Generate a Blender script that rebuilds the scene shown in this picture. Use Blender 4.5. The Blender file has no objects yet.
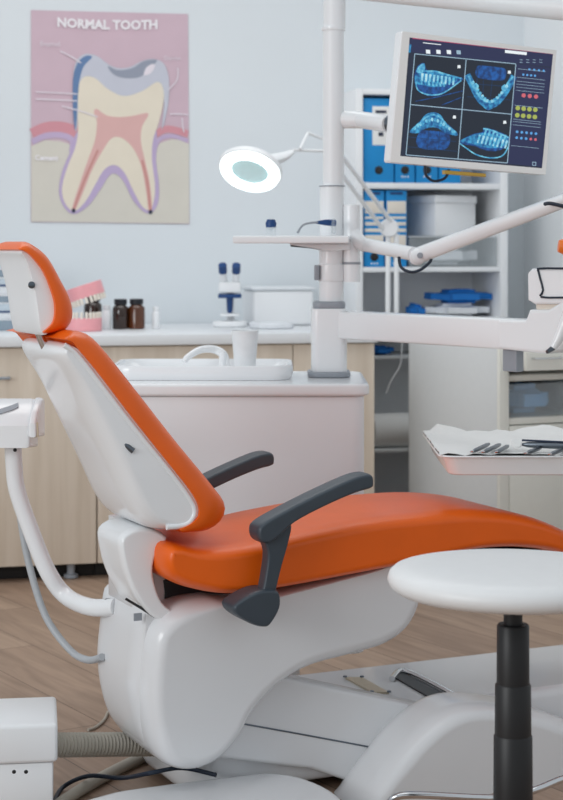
import bpy, bmesh, math, random
from mathutils import Vector, Matrix
from mathutils.geometry import tessellate_polygon
random.seed(4)
S = bpy.context.scene
COL = S.collection
# ---------------------------------------------------------------- camera, light, exposure
FPX, PX0, PY0, HC = 1750.0, 281.5, 245.0, 1.11      # focal length in pixels, vanishing point, eye height
cam_d = bpy.data.cameras.new('camera'); cam = bpy.data.objects.new('camera', cam_d); COL.objects.link(cam)
cam.location = (0, 0, HC); cam.rotation_euler = (math.pi/2, 0, 0)
cam_d.sensor_width = 36; cam_d.lens = 36*FPX/800
cam_d.shift_y = -(400-PY0)/800
cam_d.clip_start = 0.1; cam_d.clip_end = 60
cam_d.dof.use_dof = True; cam_d.dof.focus_distance = 3.35; cam_d.dof.aperture_fstop = 7.5
S.camera = cam
W = bpy.data.worlds.new('room_daylight'); S.world = W; W.use_nodes = True
W.node_tree.nodes['Background'].inputs[0].default_value = (0.88, 0.945, 1.0, 1)
W.node_tree.nodes['Background'].inputs[1].default_value = 0.61
def area(name, loc, target, sx, sy, power, col=(1, 1, 1)):
    l = bpy.data.lights.new(name, 'AREA'); l.shape = 'RECTANGLE'; l.size = sx; l.size_y = sy; l.energy = power; l.color = col
    o = bpy.data.objects.new(name, l); COL.objects.link(o); o.location = loc
    o.rotation_euler = (Vector(target)-Vector(loc)).to_track_quat('-Z', 'Y').to_euler(); return o
area('ceiling_panel_light', (-0.3, 5.2, 2.75), (-0.3, 5.2, 0), 2.4, 1.2, 17, (1, .99, .97))
area('ceiling_panel_light', (-0.4, 2.6, 2.75), (-0.4, 2.7, 0), 1.8, 0.9, 5, (1, .99, .97))
area('left_fill_light', (-3.4, 0.2, 1.9), (0.2, 4.4, .7), 2.2, 1.8, 76, (.97, .99, 1))  # unseen fill light added left of the camera to brighten camera-facing sides
S.view_settings.view_transform = 'Standard'; S.view_settings.look = 'None'
S.view_settings.exposure = 0.0; S.view_settings.gamma = 1.0; S.view_settings.use_curve_mapping = False

# ---------------------------------------------------------------- materials
def lin(c):
    return tuple((v/255/12.92 if v/255 <= .04045 else ((v/255+.055)/1.055)**2.4) for v in c) + (1,)
def mat(name, rgb, rough=.5, metal=0., var=.03, scale=40, bump=0., bscale=200, spec=.5, trans=0., alpha=1., coat=0., emit=0.):
    m = bpy.data.materials.new(name); m.use_nodes = True; nt = m.node_tree; b = nt.nodes['Principled BSDF']
    b.inputs['Roughness'].default_value = rough; b.inputs['Metallic'].default_value = metal
    b.inputs['Specular IOR Level'].default_value = spec; b.inputs['Coat Weight'].default_value = coat
    b.inputs['Transmission Weight'].default_value = trans; b.inputs['Alpha'].default_value = alpha
    tc = nt.nodes.new('ShaderNodeTexCoord'); n = nt.nodes.new('ShaderNodeTexNoise'); n.inputs['Scale'].default_value = scale; n.inputs['Detail'].default_value = 4
    nt.links.new(tc.outputs['Object'], n.inputs['Vector'])
    r = nt.nodes.new('ShaderNodeValToRGB'); c = lin(rgb)
    r.color_ramp.elements[0].position = .3; r.color_ramp.elements[1].position = .7
    r.color_ramp.elements[0].color = tuple(max(0, x*(1-var)) for x in c[:3])+(1,); r.color_ramp.elements[1].color = tuple(min(1, x*(1+var)) for x in c[:3])+(1,)
    nt.links.new(n.outputs['Fac'], r.inputs['Fac']); nt.links.new(r.outputs['Color'], b.inputs['Base Color'])
    if bump:
        n2 = nt.nodes.new('ShaderNodeTexNoise'); n2.inputs['Scale'].default_value = bscale; nt.links.new(tc.outputs['Object'], n2.inputs['Vector'])
        bp = nt.nodes.new('ShaderNodeBump'); bp.inputs['Strength'].default_value = bump; bp.inputs['Distance'].default_value = .002
        nt.links.new(n2.outputs['Fac'], bp.inputs['Height']); nt.links.new(bp.outputs['Normal'], b.inputs['Normal'])
    if emit:
        b.inputs['Emission Strength'].default_value = emit; nt.links.new(r.outputs['Color'], b.inputs['Emission Color'])
    return m
def glow(name, rgb, s=1.):
    m = bpy.data.materials.new(name); m.use_nodes = True; nt = m.node_tree; b = nt.nodes['Principled BSDF']
    b.inputs['Base Color'].default_value = (0.01, .01, .012, 1); b.inputs['Roughness'].default_value = .35
    b.inputs['Emission Color'].default_value = lin(rgb); b.inputs['Emission Strength'].default_value = s
    return m
def scan_glow(name, a, b, scale=105):
    m = bpy.data.materials.new(name); m.use_nodes = True; nt = m.node_tree; p = nt.nodes['Principled BSDF']; p.inputs['Base Color'].default_value = (.01, .01, .012, 1); p.inputs['Roughness'].default_value = .35
    tc = nt.nodes.new('ShaderNodeTexCoord'); n = nt.nodes.new('ShaderNodeTexNoise'); n.inputs['Scale'].default_value = scale; n.inputs['Detail'].default_value = 5
    r = nt.nodes.new('ShaderNodeValToRGB'); r.color_ramp.elements[0].position = .36; r.color_ramp.elements[1].position = .66; r.color_ramp.elements[0].color = lin(a); r.color_ramp.elements[1].color = lin(b)
    nt.links.new(tc.outputs['Object'], n.inputs['Vector']); nt.links.new(n.outputs['Fac'], r.inputs['Fac']); nt.links.new(r.outputs[0], p.inputs['Emission Color']); p.inputs['Emission Strength'].default_value = .9
    return m
def wood_laminate(name, a, b2):
    m = bpy.data.materials.new(name); m.use_nodes = True; nt = m.node_tree; b = nt.nodes['Principled BSDF']; b.inputs['Roughness'].default_value = .45
    tc = nt.nodes.new('ShaderNodeTexCoord'); mp = nt.nodes.new('ShaderNodeMapping'); mp.inputs['Scale'].default_value = (14, 14, .9)
    n = nt.nodes.new('ShaderNodeTexNoise'); n.inputs['Scale'].default_value = 2.2; n.inputs['Detail'].default_value = 6; n.inputs['Distortion'].default_value = .3
    r = nt.nodes.new('ShaderNodeValToRGB'); r.color_ramp.elements[0].position = .3; r.color_ramp.elements[1].position = .72
    r.color_ramp.elements[0].color = lin(a); r.color_ramp.elements[1].color = lin(b2)
    nt.links.new(tc.outputs['Object'], mp.inputs[0]); nt.links.new(mp.outputs[0], n.inputs['Vector']); nt.links.new(n.outputs['Fac'], r.inputs['Fac']); nt.links.new(r.outputs[0], b.inputs['Base Color'])
    return m
def plank_floor(name):
    m = bpy.data.materials.new(name); m.use_nodes = True; nt = m.node_tree; b = nt.nodes['Principled BSDF']; b.inputs['Roughness'].default_value = .5
    tc = nt.nodes.new('ShaderNodeTexCoord'); mp = nt.nodes.new('ShaderNodeMapping'); mp.inputs['Rotation'].default_value = (0, 0, math.radians(58))
    br = nt.nodes.new('ShaderNodeTexBrick'); br.inputs['Scale'].default_value = 1.; br.inputs['Brick Width'].default_value = 1.3; br.inputs['Row Height'].default_value = .19
    br.inputs['Mortar Size'].default_value = .0018; br.inputs['Color1'].default_value = lin((176, 150, 130)); br.inputs['Color2'].default_value = lin((158, 132, 113)); br.inputs['Mortar'].default_value = lin((112, 92, 78))
    br.offset = .37
    mp2 = nt.nodes.new('ShaderNodeMapping'); mp2.inputs['Scale'].default_value = (1.6, 16, 1)
    n = nt.nodes.new('ShaderNodeTexNoise'); n.inputs['Scale'].default_value = 2; n.inputs['Detail'].default_value = 7; n.inputs['Distortion'].default_value = .8
    r = nt.nodes.new('ShaderNodeValToRGB'); r.color_ramp.elements[0].position = .3; r.color_ramp.elements[1].position = .75
    r.color_ramp.elements[0].color = (.72, .70, .69, 1); r.color_ramp.elements[1].color = (1.12, 1.12, 1.12, 1)
    mx = nt.nodes.new('ShaderNodeMix'); mx.data_type = 'RGBA'; mx.blend_type = 'MULTIPLY'; mx.inputs['Factor'].default_value = 1
    L = nt.links.new
    L(tc.outputs['Object'], mp.inputs[0]); L(mp.outputs[0], br.inputs['Vector']); L(mp.outputs[0], mp2.inputs[0]); L(mp2.outputs[0], n.inputs['Vector'])
    L(n.outputs['Fac'], r.inputs['Fac']); L(br.outputs['Color'], mx.inputs['A']); L(r.outputs[0], mx.inputs['B']); L(mx.outputs['Result'], b.inputs['Base Color'])
    return m
M = dict(
    wall=mat('wall_paint', (224, 230, 234), .85, var=.008, scale=3, bump=.04, bscale=300),
    wall_side=mat('lightened_side_wall_paint', (238, 241, 243), .85, var=.008, scale=3, bump=.04, bscale=300),  # wall paint lightened to make up for the shade on this side
    floor=plank_floor('wood_plank_floor'),
    oak=wood_laminate('light_oak_laminate', (207, 192, 174), (222, 209, 193)),
    worktop=mat('white_worktop', (232, 235, 238), .35, var=.01),
    black=mat('black_plastic', (24, 24, 26), .45), toe_shade=mat('toe_gap_shade', (22, 19, 18), .7),
    white=mat('white_gloss_plastic', (238, 240, 242), .22, var=.008, scale=6, coat=.3),
    white2=mat('white_satin_plastic', (236, 238, 240), .4, var=.008, scale=6),
    hull=mat('white_lacquered_cover', (224, 225, 227), .25, var=.008, scale=5, coat=.3),
    cream=mat('cream_lacquer', (234, 234, 226), .4, var=.01), panel=mat('pale_grey_panel', (218, 221, 222), .5, var=.01),
    orange=mat('orange_leatherette', (240, 102, 14), .36, var=.05, scale=9, bump=.1, bscale=420, spec=.38, coat=.06),
    charcoal=mat('charcoal_plastic', (58, 68, 77), .42, var=.04),
    grey=mat('grey_plastic', (150, 156, 164), .4), lgrey=mat('light_grey_hose', (176, 180, 184), .45),
    hose=mat('beige_grey_hose', (176, 170, 158), .55), chrome=mat('polished_steel', (215, 216, 218), .12, 1., var=.01),
    steel=mat('dark_steel', (105, 112, 120), .3, 1., var=.03),
    blue=mat('binder_blue', (10, 138, 205), .5), dblue=mat('dark_blue_plastic', (12, 62, 118), .4), ink=mat('dark_ink', (26, 40, 66), .5),
    paper=mat('white_paper', (236, 236, 234), .85, var=.01), label=mat('label_paper', (228, 220, 208), .85, var=.02),
    cloth_blue=mat('blue_nonwoven_cloth', (22, 112, 192), .8, bump=.3, bscale=60), cloth_white=mat('white_nonwoven_cloth', (226, 229, 233), .85, bump=.3, bscale=60),
    cloth_lit=mat('lit_blue_cloth', (120, 176, 222), .85, bump=.3, bscale=60),  # blue cloth with the front light put into its colour
    amber=mat('amber_glass', (44, 24, 12), .12, var=.2, scale=12, coat=.5), cap=mat('black_cap', (22, 26, 34), .4),
    gum=mat('pink_acrylic', (240, 166, 172), .35), teeth=mat('ivory_teeth', (240, 232, 220), .3),
    dust=mat('grey_blue_card', (142, 158, 172), .6), card=mat('pale_blue_card', (198, 212, 222), .6), card_white=mat('white_card', (226, 230, 234), .6),
    gold=mat('brass_contacts', (208, 168, 84), .3, 1.),
    teal=mat('teal_lens_glass', (120, 178, 182), .08, var=.05, alpha=.85),
    clear=mat('clear_plastic', (220, 229, 234), .12, alpha=.2), clear2=mat('frosted_plastic', (228, 233, 237), .3, alpha=.72),
    cup_white=mat('translucent_white_plastic', (240, 243, 245), .3, alpha=.9),
    ring=glow('ring_lamp_diffuser', (240, 252, 255), 2.6),
    rubber=mat('dark_rubber_cable', (20, 34, 52), .5), badge=mat('badge_beige', (196, 182, 158), .4),
    seat_white=mat('white_leatherette', (232, 232, 232), .42, var=.01, bump=.08, bscale=350),
    lamp_orange=mat('orange_handle_plastic', (238, 118, 28), .35),
)

# ---------------------------------------------------------------- geometry helpers
def P(px, py, Y):
    return Vector(((px-PX0)/FPX*Y, Y, HC-(py-PY0)/FPX*Y))
class Frame:
    def __init__(s, ox, oy, deg):
        a = math.radians(deg); s.o = Vector((ox, oy, 0)); s.e = Vector((math.cos(a), math.sin(a), 0)); s.n = Vector((-math.sin(a), math.cos(a), 0)); s.a = a
    def w(s, u, v, z): return s.o+s.e*u+s.n*v+Vector((0, 0, z))
    def on(s, v, px, py):                      # (u, z) where the sight line through a pixel meets the upright plane v
        d = Vector(((px-PX0)/FPX, 1, -(py-PY0)/FPX)); c = Vector((0, 0, HC)); q = s.o+s.n*v
        t = (q-c).dot(s.n)/d.dot(s.n); p = c+d*t
        return ((p-s.o).dot(s.e), p.z)
    def uv(s, px, Y):
        p = P(px, 245, Y)-s.o; return (p.dot(s.e), p.dot(s.n))
def cr(pts, n=6, closed=True):                 # Catmull-Rom smoothing
    pts = [Vector(p) for p in pts]; N = len(pts); out = []
    for i in range(N if closed else N-1):
        if closed: a, b, c, d = pts[i-1], pts[i], pts[(i+1) % N], pts[(i+2) % N]
        else: a, b, c, d = pts[max(i-1, 0)], pts[i], pts[i+1], pts[min(i+2, N-1)]
        for k in range(n):
            t = k/n; out.append(.5*((2*b)+(c-a)*t+(2*a-5*b+4*c-d)*t*t+(3*b-a-3*c+d)*t**3))
    if not closed: out.append(pts[-1])
    return out
class G:                                       # verts / faces / material slots collector, world coordinates
    def __init__(s): s.v = []; s.f = []; s.m = []; s.flat = set()
    def add(s, vs, fs, mi=0):
        b = len(s.v); s.v += [Vector(v) for v in vs]; s.f += [tuple(i+b for i in f) for f in fs]; s.m += [mi]*len(fs)
        return s
    def bm(s, bm, mi=0):
        bm.verts.index_update(); s.add([v.co.copy() for v in bm.verts], [[v.index for v in f.verts] for f in bm.faces], mi); bm.free(); return s
def box(g, fr, u0, u1, v0, v1, z0, z1, bev=.003, mi=0, seg=2):
    bm = bmesh.new(); bmesh.ops.create_cube(bm, size=1)
    for v in bm.verts: v.co = Vector((u0+(v.co.x+.5)*(u1-u0), v0+(v.co.y+.5)*(v1-v0), z0+(v.co.z+.5)*(z1-z0)))
    if bev: bmesh.ops.bevel(bm, geom=bm.edges[:], offset=min(bev, .49*min(abs(u1-u0), abs(v1-v0), abs(z1-z0))), segments=seg, affect='EDGES', profile=.5)
    for v in bm.verts: v.co = fr.w(*v.co)
    bmesh.ops.recalc_face_normals(bm, faces=bm.faces); return g.bm(bm, mi)
def loftrings(g, rings, mi=0, cap=True):
    n = len(rings[0]); vs = [p for r in rings for p in r]; fs = []
    for i in range(len(rings)-1):
        for k in range(n): fs.append((i*n+k, i*n+(k+1) % n, (i+1)*n+(k+1) % n, (i+1)*n+k))
    if cap: fs += [tuple(range(n))[::-1], tuple(range((len(rings)-1)*n, len(rings)*n))]
    return g.add(vs, fs, mi)
def puff(g, fn, outline, a0, a1, ra, ro=None, wts=None, n=6, mi=0, tilt=None, ra1=None):
    """extrude a closed 2-D outline from a0 to a1 through fn(x, y, a), rounding both rims (depth ra, inset ro, per-point weights)"""
    ro = ra if ro is None else ro; ra1 = ra if ra1 is None else ra1
    N = len(outline); o = [Vector(p[:2]) for p in outline]
    ar = sum(o[i].x*o[(i+1) % N].y-o[(i+1) % N].x*o[i].y for i in range(N)); sg = 1 if ar > 0 else -1
    nr = []
    for i in range(N):
        t = (o[(i+1) % N]-o[i-1]); t = t.normalized() if t.length > 1e-9 else Vector((1, 0)); nr.append(Vector((-t.y, t.x))*sg)
    w = list(wts or [1]*N); prof = []
    per = [0]
    for i in range(N): per.append(per[-1]+(o[(i+1) % N]-o[i]).length)
    for i in range(N):                         # thin places take a smaller inset so the rim never crosses itself
        dm = 9e9
        for j in range(N):
            ad = abs(per[i]-per[j]); ad = min(ad, per[-1]-ad); d = (o[i]-o[j]).length
            if ad > 1.25*d: dm = min(dm, d)
        w[i] = min(w[i], .36*dm/max(ro, 1e-6))
    for _ in range(8): w = [min(w[i], (w[i-1]+w[i]+w[(i+1) % N])/3) for i in range(N)]
    for sc in (1, .88, .75, .65, .55, .4, .25, .1, 0):    # shrink the inset until the end face is a simple polygon
        off = (ro+min(ro, .004))*sc; capo = [o[i]+nr[i]*off*w[i] for i in range(N)]
        capt = tessellate_polygon([[p.to_3d() for p in capo]])
        A1 = abs(sum(capo[i].cross(capo[(i+1) % N]) for i in range(N)))
        A2 = sum(abs((capo[t[1]]-capo[t[0]]).cross(capo[t[2]]-capo[t[0]])) for t in capt)
        if abs(A1-A2) < 1e-4*A1+1e-9: break
    w = [x*sc for x in w]
    prof.append((a0, ro+min(ro, .004)))
    for k in range(n+1):
        an = math.pi/2*(n-k)/n; prof.append((a0+ra*(1-math.sin(an)), ro*(1-math.cos(an))))
    for k in range(n+1):
        an = math.pi/2*k/n; prof.append((a1-ra1*(1-math.sin(an)), ro*(1-math.cos(an))))
    prof.append((a1, ro+min(ro, .004)))
    rings = []
    for a, off in prof:
        rings.append([fn(o[i].x+nr[i].x*off*w[i], o[i].y+nr[i].y*off*w[i], a) for i in range(N)])
    tri = capt; o = capo
    loftrings(g, rings, mi, False); b = len(g.v)-N*len(rings); e = len(g.v)-N; k0 = len(g.f)
    for t in tri:
        x = (o[t[1]]-o[t[0]]).cross(o[t[2]]-o[t[0]])
        if abs(x) < 1e-12: continue
        t = t if x > 0 else t[::-1]
        g.f += [tuple(b+i for i in t[::-1]), tuple(e+i for i in t)]; g.m += [mi, mi]
    g.flat |= set(range(k0, len(g.f)))
    return g
def tube(g, pts, r, seg=14, smooth=6, mi=0, cap=True, flat=1.):
    rr = r if isinstance(r, (list, tuple)) else [r]*len(pts)
    if smooth and len(pts) > 2:
        q = cr([tuple(p)+(x,) if False else Vector((*p, x)) for p, x in zip(pts, rr)], smooth, False) if False else None
        P3 = cr(pts, smooth, False); R = cr([Vector((x, 0, 0)) for x in rr], smooth, False); rr = [x.x for x in R]; pts = P3
    pts = [Vector(p) for p in pts]; rings = []; up = None
    for i, p in enumerate(pts):
        t = (pts[min(i+1, len(pts)-1)]-pts[max(i-1, 0)]).normalized()
        if up is None: up = Vector((0, 0, 1)) if abs(t.z) < .9 else Vector((1, 0, 0))
        x = t.cross(up).normalized(); up = x.cross(t).normalized()
        rings.append([p+(x*math.cos(a)+up*math.sin(a)*flat)*rr[i] for a in [2*math.pi*k/seg for k in range(seg)]])
    return loftrings(g, rings, mi, cap)
def lathe(g, c, prof, seg=40, mi=0, axis=None):
    c = Vector(c); R = Matrix.Identity(3) if axis is None else Vector((0, 0, 1)).rotation_difference(Vector(axis)).to_matrix()
    rings = [[c+R @ Vector((max(r, 1e-4)*math.cos(2*math.pi*k/seg), max(r, 1e-4)*math.sin(2*math.pi*k/seg), z)) for k in range(seg)] for r, z in prof]
    return loftrings(g, rings, mi)
def root(name, loc, label, cat, group=None):
    o = bpy.data.objects.new(name, None); o.empty_display_size = .05; COL.objects.link(o); o.location = loc
    tag(o, label, cat, group); return o
def tag(o, label=None, cat=None, group=None, kind=None):
    for k, v in (('label', label), ('category', cat), ('group', group), ('kind', kind)):
        if v: o[k] = v
    return o
def wloc(o):
    v = Vector(o.location)
    while o.parent: o = o.parent; v += Vector(o.location)
    return v
def build(name, g, mats, parent=None, ang=40, label=None):
    mats = mats if isinstance(mats, (list, tuple)) else [mats]
    if parent is not None: base = wloc(parent); loc = Vector((0, 0, 0))
    else:
        xs = [v.x for v in g.v]; ys = [v.y for v in g.v]; zs = [v.z for v in g.v]
        base = Vector(((min(xs)+max(xs))/2, (min(ys)+max(ys))/2, min(zs))); loc = base
    me = bpy.data.meshes.new(name); me.from_pydata([v-base for v in g.v], [], g.f)
    for m in mats: me.materials.append(M[m] if isinstance(m, str) else m)
    me.polygons.foreach_set('material_index', g.m)
    bm = bmesh.new(); bm.from_mesh(me); bmesh.ops.recalc_face_normals(bm, faces=bm.faces); bm.to_mesh(me); bm.free()
    me.set_sharp_from_angle(angle=math.radians(ang)); me.polygons.foreach_set('use_smooth', [len(f) < 9 and i not in g.flat for i, f in enumerate(g.f)])
    if g.flat:                                  # the flat end faces keep their shading to themselves
        fe = {k for i in g.flat for k in me.polygons[i].edge_keys}
        for e in me.edges:
            if tuple(sorted(e.vertices)) in fe: e.use_edge_sharp = True
    me.update()
    o = bpy.data.objects.new(name, me); COL.objects.link(o); o.parent = parent; o.location = loc
    if label: o['label'] = label
    return o
def struct(name, g, m): return tag(build(name, g, m), kind='structure')
def text_mesh(g, s, fn, size, mi=0, bold=0.):
    """letters as flat polygons, placed through fn(x, y)"""
    cu = bpy.data.curves.new('lettering', 'FONT'); cu.body = s; cu.size = size; cu.offset = bold; cu.resolution_u = 2; cu.fill_mode = 'FRONT'
    o = bpy.data.objects.new('lettering', cu); COL.objects.link(o); bpy.context.view_layer.update()
    dg = bpy.context.evaluated_depsgraph_get(); me = bpy.data.meshes.new_from_object(o.evaluated_get(dg))
    g.add([fn(v.co.x, v.co.y) for v in me.vertices], [tuple(p.vertices) for p in me.polygons], mi)
    bpy.data.objects.remove(o); bpy.data.curves.remove(cu); bpy.data.meshes.remove(me); return g

# ================================================================ frames
WF = Frame((110-PX0)/FPX*6.6, 6.6, 13)            # back wall: u along it, v < 0 into the room
CF = Frame(-0.1727, 3.5594, 25)                      # dental chair: u towards the feet, v across
XF = Frame(0, 0, 0)

# ================================================================ setting
g = G(); g.add([(-5, -1.5, 0), (5, -1.5, 0), (5, 9, 0), (-5, 9, 0), (-5, -1.5, -.05), (5, -1.5, -.05), (5, 9, -.05), (-5, 9, -.05)],
               [(0, 1, 2, 3), (7, 6, 5, 4), (0, 4, 5, 1), (1, 5, 6, 2), (2, 6, 7, 3), (3, 7, 4, 0)]); struct('floor', g, 'floor')
UR = WF.on(0, 524, 245)[0]
g = G(); box(g, WF, -3.0, UR+.1, 0, .1, 0, 2.8, 0); struct('wall_back', g, 'wall')
g = G(); box(g, WF, UR, UR+.1, -3.2, -.0, 0, 2.8, 0); struct('wall_right', g, 'wall_side')

# ================================================================ worktop run and base cabinets along the back wall
VC = -.78                                          # front of the cabinets
def wu(px, v=VC): return WF.on(v, px, 245)[0]
def wz(px, py, v=VC): return WF.on(v, px, py)[1]
ztop = wz(150, 334.5, VC-.02); zun = wz(150, 345.5, VC-.02)
g = G(); box(g, WF, wu(-60), wu(377), VC-.02, -.004, zun, ztop, .004)
tag(build('worktop', g, 'worktop'), 'white worktop running along the back wall over the oak cabinets', 'worktop')
zb = wz(60, 565)
def base_cabinet(p0, p1, label, handle=None, seams=()):
    u0, u1 = wu(p0)+.001, wu(p1)-.001
    r = root('base_cabinet', WF.w((u0+u1)/2, VC/2, 0), label, 'cabinet', 'oak base cabinets under the worktop')
    g = G(); box(g, WF, u0, u1, VC+.02, -.01, zb, zun, .001); build('body', g, 'oak', r)
    g = G(); box(g, WF, u0, u1, VC+.07, VC+.09, .002, zb, .001); build('plinth', g, 'toe_shade', r)  # dark panel standing for the shade in the open toe gap
    us = [u0]+[wu(s) for s in seams]+[u1]
    for a, b in zip(us[:-1], us[1:]):
        g = G(); box(g, WF, a+.0015, b-.0015, VC, VC+.019, zb+.001, zun-.004, .0012); d = build('door', g, 'oak', r)
    if handle:
        h0, h1, hy = handle; z = wz((h0+h1)/2, hy); g = G()
        tube(g, [WF.w(wu(h0), VC-.001, z), WF.w(wu(h0), VC-.024, z), WF.w(wu(h1), VC-.024, z), WF.w(wu(h1), VC-.001, z)], .005, 8, 0); build('handle', g, 'grey', d)
    for uu in (u0+.08, u1-.08):
        c = WF.w(uu, VC+.05, 0); g = G(); lathe(g, c, [(0, .002), (.024, .002), (.024, .012), (.013, .016), (.013, zb), (0, zb)], 16); build('foot', g, 'grey', r)
base_cabinet(-50, 97, 'light oak base cabinet at the left end, behind the curved console arm', handle=(-22, 9, 378))
base_cabinet(97, 246, 'light oak base cabinet behind the chair backrest and the spittoon unit')
base_cabinet(246, 375, 'light oak base cabinet at the end of the run beside the bookcase', seams=(293,))

# ================================================================ poster
def wp(px, py, d=0): u, z = WF.on(-.002-d, px, py); return WF.w(u, -.002-d, z)
pr = root('poster', wp(110, 222), 'pink and beige tooth anatomy poster on the back wall', 'poster')
def poly(px, d, parent, name, m, smooth=True, th=.0006, label=None):
    pts = cr([(a, b) for a, b in px], 5) if smooth else [Vector(p) for p in px]
    o = [WF.on(-.002-d, p[0], p[1]) for p in pts]; g = G()
    loftrings(g, [[WF.w(u, -.002-d, z) for u, z in o], [WF.w(u, -.002-d+th, z) for u, z in o]]); return build(name, g, m, parent, 30, label)
pm = lambda n, c: mat(n, c, .42, var=.02, scale=12)
poly([(31, 10), (188, 14), (189.5, 224), (31, 222)], .002, pr, 'sheet', pm('poster_pink', (208, 182, 194)), False, .002)
poly([(31.3, 146), (45, 140), (60, 141), (75, 146), (100, 170), (150, 160), (160, 143), (172, 139), (180, 140), (189, 144)] + [(189.2, 223.5), (31.3, 221.5)], .003, pr, 'bone_area', pm('poster_beige', (216, 211, 200)), False)
gm = pm('poster_gum', (214, 150, 160)); lm = pm('poster_lilac', (196, 176, 206)); wm = pm('poster_line', (232, 224, 232))
def band(px, w, d, name, m):
    c = cr([(a, b) for a, b in px], 6, False); L, R = [], []
    for i, p in enumerate(c):
        t = (c[min(i+1, len(c)-1)]-c[max(i-1, 0)]).normalized(); n = Vector((-t.y, t.x)); L.append(p+n*w/2); R.append(p-n*w/2)
    return poly([tuple(p) for p in L+R[::-1]], d, pr, name, m, False)
band([(32, 134), (45, 128), (60, 127), (74, 131), (78, 137)], 11, .0036, 'gum', gm); band([(32, 142), (45, 136), (60, 135), (72, 140), (72, 152)], 6, .0042, 'gum_line', lm)
band([(156, 134), (168, 129), (188, 134)], 7, .0036, 'gum', gm); band([(154, 150), (160, 139), (172, 136), (188, 141)], 4, .0042, 'gum_line', lm)
# ligament, tooth, enamel, pulp
body = [(77, 100), (78, 84), (84, 76), (95, 76), (107, 88), (124, 94), (142, 90), (158, 80), (164, 86), (163, 105), (158, 125), (153, 140), (152, 160), (155, 185), (154, 200), (150, 210), (142, 206), (133, 190), (124, 172), (114, 165), (104, 170), (95, 185), (85, 202), (74, 211), (65, 203), (62, 188), (67, 168), (75, 148), (78, 130)]
poly([(77, 132), (70, 152), (62, 172), (59, 192), (64, 207), (74, 214), (88, 206), (100, 190), (109, 176), (116, 174), (124, 182), (133, 200), (143, 211), (151, 213), (158, 203), (159, 185), (156, 160), (157, 142), (150, 120), (100, 110)], .0048, pr, 'root_membrane', pm('poster_membrane', (190, 172, 206)))
poly(body, .0054, pr, 'dentin', pm('poster_dentin', (232, 222, 204)))
poly([(76, 132), (73, 110), (73, 80), (76, 62), (85, 54), (97, 56), (108, 64), (118, 68), (130, 67), (142, 61), (154, 59), (164, 64), (169, 80), (168, 105), (162, 130), (164, 105), (163, 88), (157, 82), (142, 91), (124, 96), (108, 89), (95, 78), (84, 77), (78, 88), (78, 110)], .006, pr, 'enamel', pm('poster_enamel', (200, 202, 214)))
poly([(75, 130), (73, 110), (73, 80), (77, 64), (85, 56), (92, 57), (84, 66), (80, 78), (78, 95), (77, 115)], .0066, pr, 'enamel_edge', pm('poster_enamel_blue', (100, 130, 172)))
poly([(108, 66), (118, 70), (132, 68), (144, 61), (157, 60), (150, 68), (140, 77), (124, 78), (113, 74)], .0066, pr, 'enamel_hollow', pm('poster_enamel_grey', (150, 156, 172)))
poly([(146, 68), (152, 64), (155, 66), (151, 73), (144, 75)], .007, pr, 'enamel_shine', wm)
poly([(94, 112), (97, 109), (106, 115), (118, 117), (132, 116), (146, 113), (148, 116), (142, 127), (141, 142), (146, 165), (150, 185), (152, 210), (149, 212), (146, 190), (141, 165), (133, 148), (122, 138), (112, 138), (103, 150), (92, 170), (84, 190), (75, 210), (72, 209), (79, 186), (88, 160), (95, 140), (97, 122)], .006, pr, 'pulp', pm('poster_pulp', (222, 178, 174)))
band([(98, 150), (88, 172), (80, 192), (74, 209)], 2.4, .0066, 'root_canal', pm('poster_canal', (204, 146, 140))); band([(142, 160), (147, 180), (149, 196), (150.5, 210)], 2.4, .0066, 'root_canal', pm('poster_canal', (204, 146, 140)))
for c in ((73.5, 210.5), (150.5, 212)): poly([(c[0]+2*math.cos(a), c[1]+2.2*math.sin(a)) for a in [k*.785 for k in range(8)]], .0072, pr, 'root_tip', 'ink', False)
def ptext(s, px, py, size_px, m, name, arc=0, bold=0., cx=110, slope=.02):
    k = 6.6/FPX; g = G()
    text_mesh(g, s, lambda x, y: wp(px+x, py-y+x*slope-arc*((px+x-cx)/50)**2, .0075), size_px, 0, bold); build(name, g, m, pr)
white_ink = mat('poster_white_ink', (244, 240, 244), .5, var=.005)
ptext('NORMAL TOOTH', 57, 28, 12.6, white_ink, 'title', 1.6, .5)
ptext('Enamel', 40, 46, 7, wm, 'caption'); ptext('Dentin', 164, 60, 6, wm, 'caption'); ptext('Cement', 35, 160, 7, white_ink, 'caption', bold=.25)
for a in ([(60, 51), (72, 57), (81, 63)], [(178, 68), (177, 80), (168, 90)], [(36, 92), (60, 93), (77, 94)], [(36, 99), (60, 100), (77, 101)], [(62, 106), (80, 111), (98, 117)], [(182, 118), (183, 128), (184, 132)], [(170, 114), (180, 114), (188, 115)]):
    band(a, 1.2, .0078, 'pointer_line', wm)

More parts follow.
